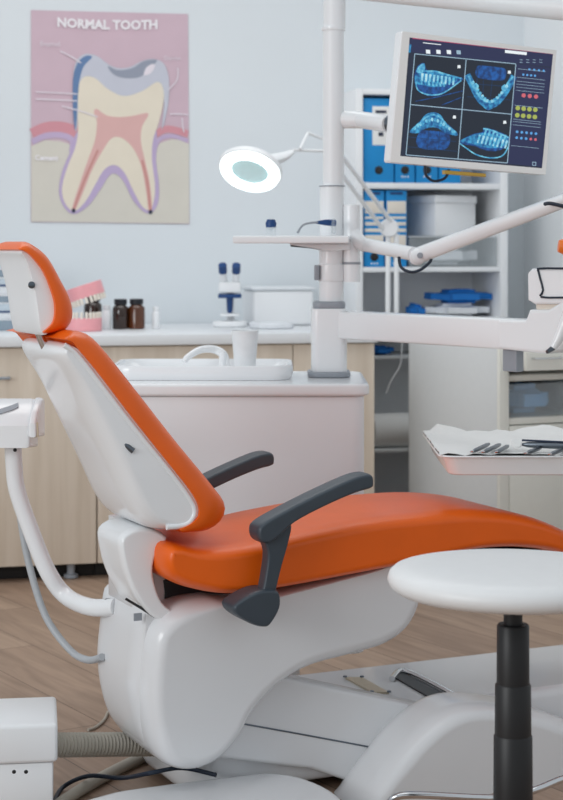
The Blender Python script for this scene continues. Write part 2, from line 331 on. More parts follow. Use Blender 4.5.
# ================================================================ things on the worktop
ZT = ztop
def onwt(px, py, pz=None):
    """foot point on the worktop under a pixel: returns world point"""
    d = Vector(((px-PX0)/FPX, 1, -(py-PY0)/FPX)); t = (ZT-HC)/d.z; p = Vector((0, 0, HC))+d*t; p.z = ZT; return p
def at(px, v):                                     # point on the worktop at wall offset v
    u = WF.on(v, px, 245)[0]; return WF.w(u, v, ZT)
def pxm(c): return c.y/FPX                         # metres per pixel at a point
def bottle(px, v, w, h, label, body, cap, group):
    c = at(px, v); k = pxm(c); R = w*k/2; H = h*k
    r = root('bottle', c, label, 'bottle', group)
    g = G(); lathe(g, c, [(0, 0), (R*.9, .0005), (R, .004), (R, H*.68), (R*.92, H*.74), (R*.66, H*.8), (R*.62, H*.84), (0, H*.84)], 28); build('glass', g, body, r)
    g = G(); lathe(g, c+Vector((0, 0, H*.82)), [(0, 0), (R*.78, 0), (R*.8, H*.02), (R*.8, H*.17), (R*.74, H*.18), (0, H*.18)], 24); build('lid', g, cap, r)
bottle(120.5, -.40, 16, 30, 'dark brown bottle with black lid, nearer the pink jaw model of the pair', 'amber', 'cap', 'brown bottles on the worktop')
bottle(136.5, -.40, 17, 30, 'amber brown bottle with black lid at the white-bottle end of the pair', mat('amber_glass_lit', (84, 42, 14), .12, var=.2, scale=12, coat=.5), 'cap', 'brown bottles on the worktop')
bottle(93, -.26, 18, 32, 'brown bottle with wide black lid half hidden behind the pink jaw model', 'amber', 'cap', 'brown bottles on the worktop')
bottle(156, -.40, 8, 22, 'slim white bottle standing apart at the end of the bottle row', 'white2', 'white2', 'white bottles on the worktop')
bottle(106.5, -.40, 10, 24, 'white bottle between the pink jaw model and the dark brown bottle', 'white2', 'white2', 'white bottles on the worktop')
# hinged jaw model
jc = at(83, -.52); jr = root('jaw_model', jc, 'open pink dental jaw model with white teeth behind the headrest', 'dental model'); k = pxm(jc)
def jaw(z0, tilt, flip, name):
    R = 18*k; arch = [(-R, -.030), (-R*.98, .0), (-R*.7, .030), (-R*.3, .044), (R*.3, .044), (R*.7, .030), (R*.98, 0), (R, -.03)]
    oc = cr(arch, 4, False); inn = [Vector((p.x*.55, p.y*.55-.012)) for p in oc]
    out = [tuple(p) for p in oc]+[tuple(p) for p in inn[::-1]]
    Rm = Matrix.Rotation(tilt, 3, 'Y'); tr = lambda x, y, a: jc+Vector((0, 0, z0))+Rm @ (Vector((x, -y, a*flip)))
    g = G(); puff(g, tr, out, 0, 13*k, .006); o = build(name, g, 'gum', jr)
    g = G()
    for i in range(2, len(oc)-2, 2):
        p = oc[i]*.9; q = (oc[i+1]-oc[i-1]).normalized(); nn = Vector((-q.y, q.x))
        rr = [(p+q*.0052*math.cos(t)+nn*.006*math.sin(t)) for t in [j*math.pi/4 for j in range(8)]]
        puff(g, tr, [tuple(x) for x in rr], 12*k, 19*k, .003, n=3)
    build('teeth', g, 'teeth', o)
jaw(.001, 0, 1, 'lower_jaw'); jaw(46*k, math.radians(-18), -1, 'upper_jaw')
g = G(); tube(g, [jc+Vector((-16*k, .02, .02)), jc+Vector((-24*k, .02, .055)), jc+Vector((-17*k, .02, .105))], .005, 10, 4); build('hinge', g, 'chrome', jr)
# microscope
mc = at(230, -.32); k = pxm(mc); mr = root('microscope', mc, 'white laboratory microscope with dark blue eyepieces on the worktop', 'microscope')
T = lambda x, z, y=0: mc+Vector((x*k, y, z*k))
g = G(); puff(g, lambda x, y, a: mc+Vector((x, y, a)), cr([(-14*k, -.05), (14*k, -.05), (16*k, .02), (9*k, .07), (-9*k, .07), (-16*k, .02)], 4), .0005, 6*k, .006); build('base', g, 'white2', mr)
g = G(); tube(g, [T(0, 4, .04), T(0, 18, .055), T(0, 34, .04), T(0, 40, .0)], [.017, .014, .017, .02], 12, 5); build('arm', g, 'white2', mr)
g = G(); box(g, Frame(mc.x, mc.y, 0), -11*k, 11*k, -.05, .02, ZT+34*k, ZT+45*k, .008); build('head', g, 'white2', mr)
g = G(); box(g, Frame(mc.x, mc.y, 0), -11.5*k, 11.5*k, -.055, .03, ZT+29*k, ZT+33*k, .003); build('nosepiece_band', g, 'dblue', mr)
g = G(); lathe(g, T(0, 14, -.02), [(0, 0), (.008, 0), (.011, .012), (.013, 15*k), (0, 15*k)], 16); build('objective', g, 'dblue', mr)
g = G(); box(g, Frame(mc.x, mc.y, 0), -9*k, 9*k, -.06, .04, ZT+11*k, ZT+13.5*k, .002); build('stage', g, 'white2', mr)
for sx in (-6, 6):
    g = G(); tube(g, [T(sx, 44, -.02), T(sx*1.1, 55, -.055)], 4*k, 14, 0); b = build('eyepiece_tube', g, 'white2', mr)
    g = G(); tube(g, [T(sx*1.1, 55, -.055), T(sx*1.15, 62, -.075)], 4.2*k, 14, 0); build('eyepiece', g, 'dblue', b)
# pale container
u0, u1 = WF.on(-.3, 253, 245)[0], WF.on(-.3, 314, 245)[0]; z1 = WF.on(-.3, 280, 287)[1]
cr_ = root('storage_container', WF.w((u0+u1)/2, -.2, ZT), 'pale white storage container on the worktop behind the tray pole', 'container')
g = G(); box(g, WF, u0, u1, -.3, -.1, ZT+.001, z1-.012, .012, seg=3); build('body', g, 'white2', cr_)
g = G(); box(g, WF, u0-.006, u1+.006, -.306, -.094, z1-.012, z1, .005); build('lid', g, 'card_white', cr_)
g = G(); puff(g, lambda x, y, a: WF.w(x, y, a), cr([(wu(258, -.5), -.53), (wu(290, -.5), -.53), (wu(292, -.5), -.40), (wu(256, -.5), -.40)], 3), ZT+.001, ZT+.022, .006)
tag(build('folded_towel', g, 'cloth_white'), 'small white folded towel in front of the pale container', 'towel')
# stack of flat boxes behind the headrest
zz = ZT+.0005; cols = ['dust', 'card_white', 'card', 'dust', 'card_white', 'card', 'dust', 'card']; hs = [12, 8, 9, 8, 10, 8, 9, 6]
names = ['dark grey-blue carton at the bottom of the stack behind the headrest', 'white carton lying second from the bottom of the stack behind the headrest', 'pale blue carton lying third from the bottom of the stack behind the headrest', 'grey-blue carton lying fourth from the bottom of the stack behind the headrest',
         'white carton fifth from the bottom of the stack behind the headrest', 'pale blue carton sixth from the bottom of the stack behind the headrest', 'grey-blue carton second from the top of the stack behind the headrest', 'thin pale blue carton on top of the stack behind the headrest']
k = pxm(at(0, -.4))
for i, (c, h) in enumerate(zip(cols, hs)):
    dx = random.uniform(-.006, .006); r = root('carton', WF.w(wu(-8, -.4)+dx, -.32, zz), names[i], 'box', 'cartons stacked behind the headrest')
    g = G(); box(g, WF, wu(-30, -.4)+dx, wu(14, -.4)+dx, -.44, -.2, zz, zz+h*k-.003, .002); build('tray', g, c, r)
    g = G(); box(g, WF, wu(-30, -.4)+dx-.002, wu(14, -.4)+dx+.002, -.442, -.198, zz+h*k-.0065, zz+h*k-.0015, .001); build('lid', g, 'card_white' if c != 'card_white' else 'dblue', r)
    zz += h*k-.001

# ================================================================ bookcase and contents
VB = -.34
bu = lambda px, v=VB: WF.on(v, px, 245)[0]
bz = lambda py, px=430, v=VB: WF.on(v, px, py)[1]
UL0, UL1, UR0, UR1 = bu(356), bu(363), bu(500.5), bu(508)
ztopb = bz(90); SH = [(bz(183), bz(189)), (bz(267), bz(272)), (bz(318), bz(324)), (.08, .06)]
br = root('bookcase', WF.w((UL0+UR1)/2, VB/2, 0), 'white open bookcase against the back wall behind the monitor', 'bookcase')
g = G(); box(g, WF, UL0, UL1, VB, -.004, .001, ztopb, .002); build('side_panel', g, 'white2', br)
g = G(); box(g, WF, UR0, UR1, VB, -.004, .001, ztopb, .002); build('side_panel', g, 'white2', br)
g = G(); box(g, WF, UL1, UR0, -.016, -.004, .06, ztopb-.001, 0); build('back_panel', g, 'white2', br)
g = G(); box(g, WF, UL1, UR0, VB, -.016, bz(95.5), ztopb, .002); build('top_panel', g, 'white2', br)
for a, b in SH: g = G(); box(g, WF, UL1, UR0, VB+.004, -.016, b, a, .002); build('shelf', g, 'white2', br)
def binder(p0, p1, ytop, zs, label, group, lab=None, hole=None, dv=.02):
    v0 = VB+dv; u0, u1 = bu(p0, v0)+.001, bu(p1, v0)-.001; z0 = zs+.0008; z1 = WF.on(v0, p0, ytop)[1]
    r = root('ring_binder', WF.w((u0+u1)/2, v0+.13, zs), label, 'binder', group)
    g = G(); box(g, WF, u0, u1, v0, v0+.27, z0, z1, .002); build('cover', g, 'blue', r)
    um = (u0+u1)/2; w = u1-u0
    if lab == 'window':
        g = G(); box(g, WF, um-.3*w+.01, um+.35*w, v0-.0015, v0+.001, WF.on(v0, p0, 145)[1], WF.on(v0, p0, 106)[1], .0004); o = build('label', g, 'paper', r)
        g = G(); box(g, WF, um-.2*w+.01, um+.25*w, v0-.0025, v0-.001, WF.on(v0, p0, 113)[1], WF.on(v0, p0, 110)[1], 0)
        box(g, WF, um-.1*w+.01, um+.15*w, v0-.0025, v0-.001, WF.on(v0, p0, 136)[1], WF.on(v0, p0, 132)[1], 0); build('label_print', g, 'ink', o)
    if lab == 'lines':
        g = G()
        for ya, yb in ((201, 213.5), (216.5, 219), (222, 225.5), (228.5, 232), (235, 247)): box(g, WF, u0+.003, u1-.003, v0-.0015, v0+.001, WF.on(v0, p0, yb)[1], WF.on(v0, p0, ya)[1], .0004)
        o = build('label', g, 'label', r)
        g = G(); box(g, WF, u0+.2*w, u1-.2*w, v0-.0016, v0+.001, WF.on(v0, p0, 194.6)[1], WF.on(v0, p0, 192)[1], 0); build('title_print', g, 'dblue', r)
    if hole:
        c = WF.w(um, v0, WF.on(v0, p0, hole)[1]); g = G(); lathe(g, c, [(.006, 0), (.0155, 0), (.0155, .002), (.0135, .003), (0, .0025)], 24, axis=-WF.n); build('finger_hole', g, 'black', r)
        if lab != 'window':
            g = G()
            for j in (-1, 0, 1): box(g, WF, um+j*.011-.003, um+j*.011+.003, v0-.001, v0+.001, c.z-.027, c.z-.022, 0)
            build('spine_print', g, 'paper', r)
zs = SH[0][0]
binder(363.5, 394, 98, zs, 'wide blue ring binder with white label on the upper shelf beside the monitor', 'blue binders on the upper shelf', 'window', 170)
binder(395, 415, 98, zs, 'blue ring binder under the monitor, first after the wide labelled binder', 'blue binders on the upper shelf', None, 170)
binder(416, 438, 98, zs, 'blue ring binder under the monitor behind the dangling black cable', 'blue binders on the upper shelf', None, 170)
binder(439, 461, 98, zs, 'blue ring binder at the far end of the upper shelf row under the monitor', 'blue binders on the upper shelf', None, None)
zs = SH[1][0]
binder(364, 384.5, 190.3, zs, 'blue ring binder with ruled cream label against the bookcase side on the middle shelf', 'blue binders on the middle shelf', 'lines', 257)
binder(386, 407, 190.3, zs, 'blue ring binder with ruled cream label next to the clear bin on the middle shelf', 'blue binders on the middle shelf', 'lines', 257)
# clear bin with white box standing in its top
v0 = VB+.03; u0, u1 = bu(409, v0), bu(496.5, v0); zb0 = SH[1][0]+.001; zb1 = bz(236, 430, v0)
def shell(g, fr, u0, u1, v0, v1, z0, z1, t=.003, mi=0):
    box(g, fr, u0, u1, v0, v1, z0, z0+t, 0, mi); box(g, fr, u0, u1, v0, v0+t, z0+t, z1, 0, mi); box(g, fr, u0, u1, v1-t, v1, z0+t, z1, 0, mi)
    box(g, fr, u0, u0+t, v0+t, v1-t, z0+t, z1, 0, mi); box(g, fr, u1-t, u1, v0+t, v1-t, z0+t, z1, 0, mi)
r = root('storage_bin', WF.w((u0+u1)/2, v0+.12, zb0), 'clear plastic storage bin on the middle shelf under the white box', 'bin')
g = G(); shell(g, WF, u0, u1, v0, v0+.26, zb0, zb1-.006); build('body', g, 'clear', r)
g = G(); box(g, WF, u0-.002, u1+.0, v0-.003, v0+.263, zb1-.006, zb1, .002); build('lid', g, 'clear2', r)
def cloth(u0, u1, v0, v1, z0, z1, seed=0, amp=.004):
    rn = random.Random(seed); ph = [rn.uniform(0, 6) for _ in range(6)]; bm = bmesh.new(); bmesh.ops.create_cube(bm, size=1)
    bmesh.ops.bevel(bm, geom=bm.edges[:], offset=.28, segments=3, affect='EDGES'); bmesh.ops.subdivide_edges(bm, edges=bm.edges[:], cuts=2, use_grid_fill=True)
    for v in bm.verts:
        x, y, z = v.co; q = Vector((u0+(x+.5)*(u1-u0), v0+(y+.5)*(v1-v0), z0+(z+.5)*(z1-z0)))
        a = amp*(math.sin(q.x*60+ph[0])+math.sin(q.y*50+ph[1]+q.x*30)+math.sin(q.x*110+ph[2]))*.5*(z+.5); q.z += a; q.y += amp*.6*math.sin(q.x*70+q.z*200+ph[3])
        v.co = WF.w(*q)
    g = G(); return g.bm(bm)
build('contents', cloth(u0+.015, u1-.05, v0+.02, v0+.22, zb0+.004, bz(246, 430, v0), 3), 'cloth_white', r)
u0, u1 = bu(416, v0), bu(484, v0); z1 = bz(195, 430, v0)
r = root('white_box', WF.w((u0+u1)/2, v0+.1, zb1), 'white lidded box standing on the clear bin on the middle shelf', 'box')
BF = Frame(*(WF.w((u0+u1)/2, v0+.13, 0))[:2], 13+20); hw = (u1-u0)/2
g = G(); box(g, BF, -hw*.72, hw*.72, -.10, .10, zb1+.001, z1-.03, .003); build('body', g, 'white2', r)
g = G(); box(g, BF, -hw*.75, hw*.75, -.104, .104, z1-.03, z1, .004); build('lid', g, 'white2', r)
# folded cloth packs on the lower shelf
zs = SH[2][0]
v0 = VB+.02
tag(build('folded_cloth', cloth(bu(430, v0), bu(495, v0), v0, v0+.22, zs+.001, bz(304, 460, v0), 1, .002), 'cloth_white'), 'white folded cloth pack on the shelf under the bright blue one', 'cloth')
tag(build('folded_cloth', cloth(bu(436, v0), bu(498, v0), v0+.01, v0+.2, bz(304, 460, v0)+.0005, bz(290, 460, v0), 2), 'cloth_blue'), 'bright blue folded cloth pack on top of the white one', 'cloth')
tag(build('folded_cloth', cloth(bu(414, v0), bu(429, v0), v0, v0+.15, zs+.001, bz(305, 430, v0), 5), 'cloth_blue'), 'small blue folded cloth beside the white cloth pack', 'cloth')
# low compartment: inner shelf with blue pack, paper roll on a stand
zi = bz(356); g = G(); box(g, WF, UL1, UR0, VB+.05, -.016, zi-.012, zi, .002); build('shelf', g, 'panel', br)
tag(build('folded_cloth', cloth(bu(374, v0), bu(401, v0), VB+.06, VB+.25, zi+.001, bz(346, 430, VB+.06), 8), 'cloth_blue'), 'blue folded cloth on the low shelf directly below the delivery beam', 'cloth')
c0 = WF.w(bu(384, VB+.06), VB+.06, bz(429, 430, VB+.06)); R = 17*6.5/FPX
g = G(); box(g, WF, UL1, UR0, VB+.004, -.016, c0.z-R-.014, c0.z-R-.001, .002); build('shelf', g, 'panel', br)
r = root('paper_roll', c0-Vector((0, 0, R)), 'thick white paper roll lying in the dark lower compartment', 'paper roll')
g = G(); lathe(g, c0-WF.e*.05, [(.02, 0), (R, 0), (R, .22), (.02, .22)], 40, axis=WF.e); build('paper', g, 'paper', r)
g = G(); lathe(g, c0-WF.e*.053, [(.016, 0), (.021, 0), (.021, .226), (.016, .226)], 24, axis=WF.e); build('core', g, 'label', r)
g = G(); tube(g, [WF.w(bu(402, VB), VB-.012, bz(322)), WF.w(bu(401, VB), VB-.012, bz(345)), WF.w(bu(399, VB), VB-.014, bz(365)), WF.w(bu(390, VB), VB-.012, bz(380)), WF.w(bu(386, VB), VB-.01, bz(392))], .003, 8)
tag(build('charging_cord', g, 'white2'), 'thin white cord hanging down in front of the dark lower compartment', 'cord')

# ================================================================ magnifier lamp clamped to the bookcase
YM = 6.32; lr_v = None
base = P(392.5, 322, YM); r = root('magnifier_lamp', base, 'white magnifier lamp with glowing ring on a jointed arm clamped to the bookcase', 'lamp')
hc = P(250, 171, 5.75)
nrm = Vector((-.20, -.58, -.79)).normalized()
Rm = Vector((0, 0, 1)).rotation_difference(nrm).to_matrix()
RO = 31.5*5.75/FPX
g = G(); lathe(g, hc, [(RO*.6, -.004), (RO*.64, .010), (RO*.78, .016), (RO*.94, .010), (RO*.985, -.004)], 48, axis=nrm); build('ring_tube', g, 'ring', r)
g = G(); lathe(g, hc-nrm*.012, [(0, -.012), (RO*.6, -.014), (RO*.9, -.016), (RO*1.02, -.004), (RO*1.02, .010), (RO*.96, .012), (RO*.58, .012), (RO*.56, -.002), (0, -.002)], 48, axis=nrm); build('housing', g, 'white2', r)
g = G(); lathe(g, hc-nrm*.003, [(0, -.002), (RO*.585, -.002), (RO*.585, .003), (RO*.3, .007), (0, .008)], 40, axis=nrm); build('lens', g, 'teal', r)
nk = P(292, 152, 5.85)
g = G(); tube(g, [hc-nrm*.02+Vector((.02, 0, .01)), P(280, 158, 5.82), nk], [.045, .03, .014], 14, 4, flat=.6); build('neck', g, 'white2', r)
eb = P(326, 152, 5.95)
for o1, o2 in (((293, 150), (326, 151)), ((300, 149), (308, 133))):
    g = G(); tube(g, [P(*o1, 5.85), P(*o2, 5.92)], .005, 8, 0); build('arm_rod', g, 'white2', r)
g = G(); tube(g, [P(308, 133, 5.92), P(326, 140, 5.98), P(338, 158, 6.0)], .005, 8, 0); build('arm_rod', g, 'white2', r)
g = G(); tube(g, [P(326, 151, 5.92), P(338, 162, 6.0)], .006, 8, 0); build('arm_rod', g, 'white2', r)
jn = P(389, 228, YM)
for off in (-4, 4):
    g = G(); tube(g, [P(338+off, 160-off, 6.0), P(389+off, 228-off, YM)], .008, 8, 0); build('arm_rod', g, 'white2', r)
g = G(); lathe(g, jn-Vector((0, .02, 0)), [(0, -.0), (.030, 0), (.034, .006), (.034, .034), (.030, .04), (0, .04)], 28, axis=(0, 1, 0)); build('elbow_joint', g, 'white2', r)
for pxx in (388, 396.5):
    g = G(); tube(g, [P(pxx, 234, YM), P(pxx, 322, YM)], .0095, 10, 0); build('stand_rod', g, 'white2', r)
cl = WF.uv(392.5, YM)
g = G(); zs2 = SH[2][0]; box(g, WF, cl[0]-.03, cl[0]+.03, cl[1]-.03, VB+.05, zs2+.0005, zs2+.02, .003); box(g, WF, cl[0]-.03, cl[0]+.03, cl[1]-.03, VB+.003, SH[2][1]-.03, zs2+.02, .003); build('clamp', g, 'white2', r)

# ================================================================ drawer cabinet on the right
KF0 = P(408, 245, 6.2); a = math.radians(24)
near = P(497, 245, 5.65)
DF = Frame(near.x, near.y, 24)                     # u along the front, v into the cabinet
dep = (Vector((KF0.x, KF0.y, 0))-Vector((near.x, near.y, 0))).dot(DF.n)
dz = lambda py, px=520, v=0: DF.on(v, px, py)[1]; du = lambda px, v=0: DF.on(v, px, 245)[0]
wd = .38; zt = dz(338); r = root('drawer_cabinet', DF.w(wd/2, dep/2, 0), 'cream and grey drawer cabinet with one drawer pulled open beside the bookcase', 'cabinet')
g = G(); box(g, DF, 0, .004, .0, dep, .002, zt, .0015); box(g, DF, .004, .018, .0, dep, .002, zt, .001); build('side_panel', g, 'panel', r)
g = G(); box(g, DF, wd-.018, wd, 0, dep, .002, zt, .001); build('side_panel', g, 'panel', r)
g = G(); box(g, DF, .018, wd-.018, dep-.012, dep, .002, zt, 0); build('back_panel', g, 'panel', r)
g = G(); box(g, DF, 0, wd, 0, dep, zt, zt+.018, .002); build('top_panel', g, 'panel', r)
g = G(); box(g, DF, -.0005, .034, -.018, -.0005, .03, zt, .001); build('front_stile', g, 'cream', r)
for py in (420,): g = G(); box(g, DF, .018, wd-.018, -.012, dep-.012, dz(424), dz(417.5), .001); build('shelf', g, 'cream', r)
g = G(); box(g, DF, .018, wd-.018, .0, dep-.012, dz(381), dz(375), .001); build('shelf', g, 'cream', r)
g = G(); box(g, DF, .036, wd-.02, -.018, 0, .03, dz(425), .002); build('door', g, 'cream', r)
# open drawer
o = -.16; z0, z1 = DF.on(o, 545, 370.5)[1], DF.on(o, 545, 343)[1]; ud = DF.on(o, 526.5, 245)[0]
g = G(); box(g, DF, ud, wd+.06, o, o+.018, z0, z1, .002); d = build('drawer', g, 'cream', r)
g = G(); shell(g, DF, ud+.012, wd-.02, o+.018, dep-.1, z0+.012, z1-.012, .01); build('drawer_box', g, 'panel', d)
zh = (z0+z1)/2-.004; g = G(); tube(g, [DF.w(ud+.02, o-.001, zh), DF.w(ud+.02, o-.018, zh), DF.w(ud+.12, o-.018, zh), DF.w(ud+.12, o-.001, zh)], .0035, 8, 0); build('handle', g, 'chrome', d)
# clear box with blue pack
zs = dz(417.5); bu0 = .045
r = root('storage_box', DF.w(bu0+.1, .1, zs), 'clear plastic box of folded blue cloth inside the drawer cabinet', 'box')
g = G(); shell(g, DF, bu0, bu0+.24, .005, .3, zs+.001, dz(384), .003); build('body', g, 'clear', r)
WFs = WF; WF = DF; q = cloth(bu0+.015, bu0+.2, .012, .25, zs+.006, dz(387), 12, .004); WF = WFs; build('folded_cloth', q, 'cloth_lit', r)

# ================================================================ dental unit (spittoon cabinet, pole and swing arms)
ux = lambda px, Y: (px-PX0)/FPX*Y
uzz = lambda py, Y: HC-(py-PY0)/FPX*Y
YU = 4.05
ur = root('dental_unit', (ux(250, YU), YU+.22, 0), 'white spittoon unit with tall pole, tray shelf and swing arms behind the chair', 'dental unit')
zt1 = uzz(384, YU); zt0 = uzz(396.5, YU)
g = G(); fz = lambda x, y, a: Vector((x, y, a))
rect = lambda x0, x1, y0, y1, r, n=5: [(cx+r*math.cos(t), cy+r*math.sin(t)) for cx, cy, s in ((x1-r, y1-r, 0), (x0+r, y1-r, 1), (x0+r, y0+r, 2), (x1-r, y0+r, 3)) for t in [(s+j/n)*math.pi/2 for j in range(n+1)]]
puff(g, fz, rect(ux(98, YU), ux(370, YU), YU, YU+.42, .04), zt0, zt1, .008); build('top_slab', g, 'white', ur)
g = G(); puff(g, fz, rect(ux(118, YU), ux(365, YU), YU+.012, YU+.40, .035), .16, zt0-.001, .004); build('cabinet', g, 'white2', ur)
g = G(); puff(g, fz, rect(ux(150, YU), ux(300, YU), YU+.06, YU+.34, .03), .002, .16, .004); build('plinth', g, 'white2', ur)
# basin
YB = YU+.10; bx0, bx1 = ux(110, YB), ux(293, YB); bzt = uzz(366, YB)
g = G(); oc = rect(bx0, bx1, YB, YB+.27, .05); inr = lambda s: [((p[0]-(bx0+bx1)/2)*s+(bx0+bx1)/2, (p[1]-YB-.135)*s+YB+.135) for p in oc]
rings = [[fz(*p, z) for p in inr(s)] for s, z in ((.97, zt1+.0005), (1, zt1+.012), (1, bzt-.004), (.985, bzt), (.955, bzt), (.94, bzt-.006), (.86, zt1+.012), (.5, zt1+.006))]
loftrings(g, rings); build('basin', g, 'white', ur)
# tap
YT = YB+.22
g = G(); tube(g, [P(226, 372, YT), P(224, 356, YT), P(214, 349.5, YT), P(200, 350, YT-.03), P(188, 357, YT-.06), P(184, 362, YT-.07)], [.011, .011, .010, .009, .008, .007], 12); build('tap', g, 'white', ur)
g = G(); tube(g, [P(222, 372, YT-.1), P(223, 352, YT-.1)], [.007, .010], 12, 0); build('tap_valve', g, 'white', ur)
# column and pole
YP = YU+.24
cf = lambda p0, p1, ya, yb, d=.05: (ux(p0, YP), ux(p1, YP), YP-d, YP+d, uzz(yb, YP), uzz(ya, YP))
def cbox(p0, p1, ya, yb, name, m, d=.05, rad=.018, bev=.004):
    x0, x1, y0, y1, z0, z1 = cf(p0, p1, ya, yb, d); g = G(); puff(g, fz, rect(x0, x1, y0, y1, rad), z0, z1, bev); return build(name, g, m, ur)
x0, x1, y0, y1, z0, z1 = cf(311, 346.5, 308, 379); g = G(); puff(g, fz, rect(x0, x1, y0, y1, .02), zt1+.012, z1, .004); build('column', g, 'white', ur)
g = G(); puff(g, fz, rect(ux(307.5, YP), ux(350, YP), YP-.062, YP+.062, .03), zt1+.0005, zt1+.014, .004); build('column_base', g, 'grey', ur)
cbox(313, 345, 301, 308.5, 'column_collar', 'grey', .048, .022, .006)
cbox(319, 343.5, 250, 302, 'pole_sleeve', 'white', .033, .03, .003)
cbox(318, 344.5, 264, 281, 'sleeve_clamp', 'white', .036, .032, .003)
cbox(320, 344, 185, 236, 'pole_sleeve', 'white2', .030, .028, .002)
g = G(); tube(g, [P(333.5, 186, YP), P(333.5, 30, YP)], 10.5*YP/FPX, 24, 0); build('pole', g, 'white2', ur)
g = G(); lathe(g, P(333.5, 31, YP), [(0, 0), (11.5*YP/FPX, 0), (12*YP/FPX, .004), (12*YP/FPX, .008), (0, .01)], 24); build('pole_ring', g, 'white', ur)
g = G(); tube(g, [P(334.5, 30, YP), P(334.5, -40, YP)], 11*YP/FPX, 24, 0); build('pole', g, 'white2', ur)
g = G(); lathe(g, P(332, 185.5, YP), [(0, -.003), (13.2*YP/FPX, -.003), (13.2*YP/FPX, .0), (0, .0)], 24); build('pole_seam', g, 'grey', ur)
# side socket of the light arm
XS = 351.5
g = G(); tube(g, [P(XS, 262, YP-.01), P(XS, 205, YP-.01)], 8.5*YP/FPX, 20, 0); build('arm_socket', g, 'white', ur)
g = G(); tube(g, [P(XS, 282, YP-.01), P(XS, 264, YP-.01)], 8.8*YP/FPX, 20, 0); build('arm_socket', g, 'white', ur)
g = G(); tube(g, [P(XS, 264.4, YP-.01), P(XS, 262, YP-.01)], 9.2*YP/FPX, 20, 0); build('socket_seam', g, 'grey', ur)
g = G(); box(g, Frame(ux(316.5, YP), YP-.02, 0), -.006, .006, -.012, .012, uzz(280, YP), uzz(265, YP), .002); build('clamp_screw', g, 'grey', ur)
# tray shelf
ztr1, ztr0 = uzz(236, YP), uzz(243.5, YP)
pts = [(ux(233, YP-.12), YP-.14), (ux(348, YP-.12), YP-.14), (ux(352, YP), YP+.02), (ux(346, YP), YP+.1), (ux(240, YP), YP+.12)]
g = G(); puff(g, fz, pts, ztr0, ztr1, .005); build('tray_shelf', g, 'white', ur)
g = G(); prof = [(ux(290, YP), ztr0), (ux(349, YP), ztr0), (ux(349, YP), uzz(250, YP)), (ux(322, YP), uzz(251, YP))]
puff(g, lambda x, y, a: Vector((x, a, y)), prof, YP-.05, YP+.05, .004); build('shelf_bracket', g, 'white', ur)
# delivery beam
g = G(); YE = 3.75
bp = [(ux(344, YP-.02), YP-.02), (ux(545, YE), YE)]
BM = Frame(bp[0][0], bp[0][1], math.degrees(math.atan2(bp[1][1]-bp[0][1], bp[1][0]-bp[0][0]))); Lb = (Vector(bp[1])-Vector(bp[0])).length
bmz = lambda py, px=440: BM.on(-.03, px, py)[1]
box(g, BM, -.005, Lb-.06, -.03, .03, bmz(345.5), bmz(316), .006, seg=3); build('delivery_beam', g, 'white', ur)
Lx = lambda px: BM.on(-.03, px, 245)[0]
el = [(Lx(500), bmz(345)), (Lx(500), bmz(317)), (Lx(527), bmz(316)), (Lx(531), bmz(306)), (Lx(550), bmz(305)), (Lx(575), bmz(290)), (Lx(580), bmz(320)), (Lx(560), bmz(341)), (Lx(545), bmz(347))]
g = G(); puff(g, lambda x, y, a: BM.w(x, a, y), el, -.036, .036, .008); build('beam_elbow', g, 'white', ur)
hd = [(Lx(529), bmz(297)), (Lx(528.5), bmz(272)), (Lx(533), bmz(267)), (Lx(575), bmz(267)), (Lx(575), bmz(299)), (Lx(536), bmz(301))]
g = G(); puff(g, lambda x, y, a: BM.w(x, a, y), hd, -.035, .04, .006); o = build('joint_head', g, 'white', ur)
g = G(); tube(g, [BM.w(*(lambda q: (q[0], -.037, q[1]))(BM.on(-.037, a, b))) for a, b in ((566, 268.5), (540, 268.5), (538.5, 272), (543, 290), (541, 297), (566, 297.5))], .0022, 8, 3); build('seam', g, 'rubber', o)
g = G(); box(g, BM, Lx(534), Lx(575), -.025, .03, bmz(306), bmz(299), .003); build('joint_neck', g, 'label', ur)
g = G(); tube(g, [P(574, 300, 3.62), P(560, 335, 3.62), P(553, 348, 3.62)], [.014, .011, .007], 14, 4); h = build('syringe', g, 'white', ur)
g = G(); tube(g, [P(553, 348, 3.62), P(547, 352, 3.61)], [.006, .004], 10, 0); build('syringe_tip', g, 'steel', h)
g = G(); box(g, BM, Lx(496.5), Lx(510.5), -.012, .012, bmz(367), bmz(345.6), .003); build('beam_bracket', g, 'grey', ur)
# light arm
YL = 4.05
g = G(); tube(g, [P(352, 232, YP-.01), P(361, 243, YP-.03), P(372, 246, YP-.05), P(414, 254, YL)], [.020, .018, .0165, .0165], 16, 4); build('light_arm', g, 'white', ur)
g = G(); tube(g, [P(411, 258.5, YL), P(417, 257, YL-.005), P(430, 251, YL-.02), P(556, 203.5, 3.62), P(566, 200, 3.6)], [.012, .02, .019, .0155, .0155], 18, 3); build('light_arm', g, 'white', ur)
g = G(); lathe(g, P(420, 255.5, YL-.024), [(0, 0), (.007, 0), (.007, .003), (0, .004)], 16, axis=(0, -1, 0)); build('pivot_screw', g, 'grey', ur)
g = G(); tube(g, [P(399, 257, YL), P(401, 267, YL-.01), P(410, 272, YL-.02), P(420, 270, YL-.02), P(430, 262, YL-.02), P(431, 257, YL-.02)], .0036, 8); build('light_cable', g, 'rubber', ur)
g = G(); tube(g, [P(545, 204, 3.6), P(551, 203.5, 3.58), P(566, 207, 3.57)], .004, 8); build('light_cable', g, 'rubber', ur)
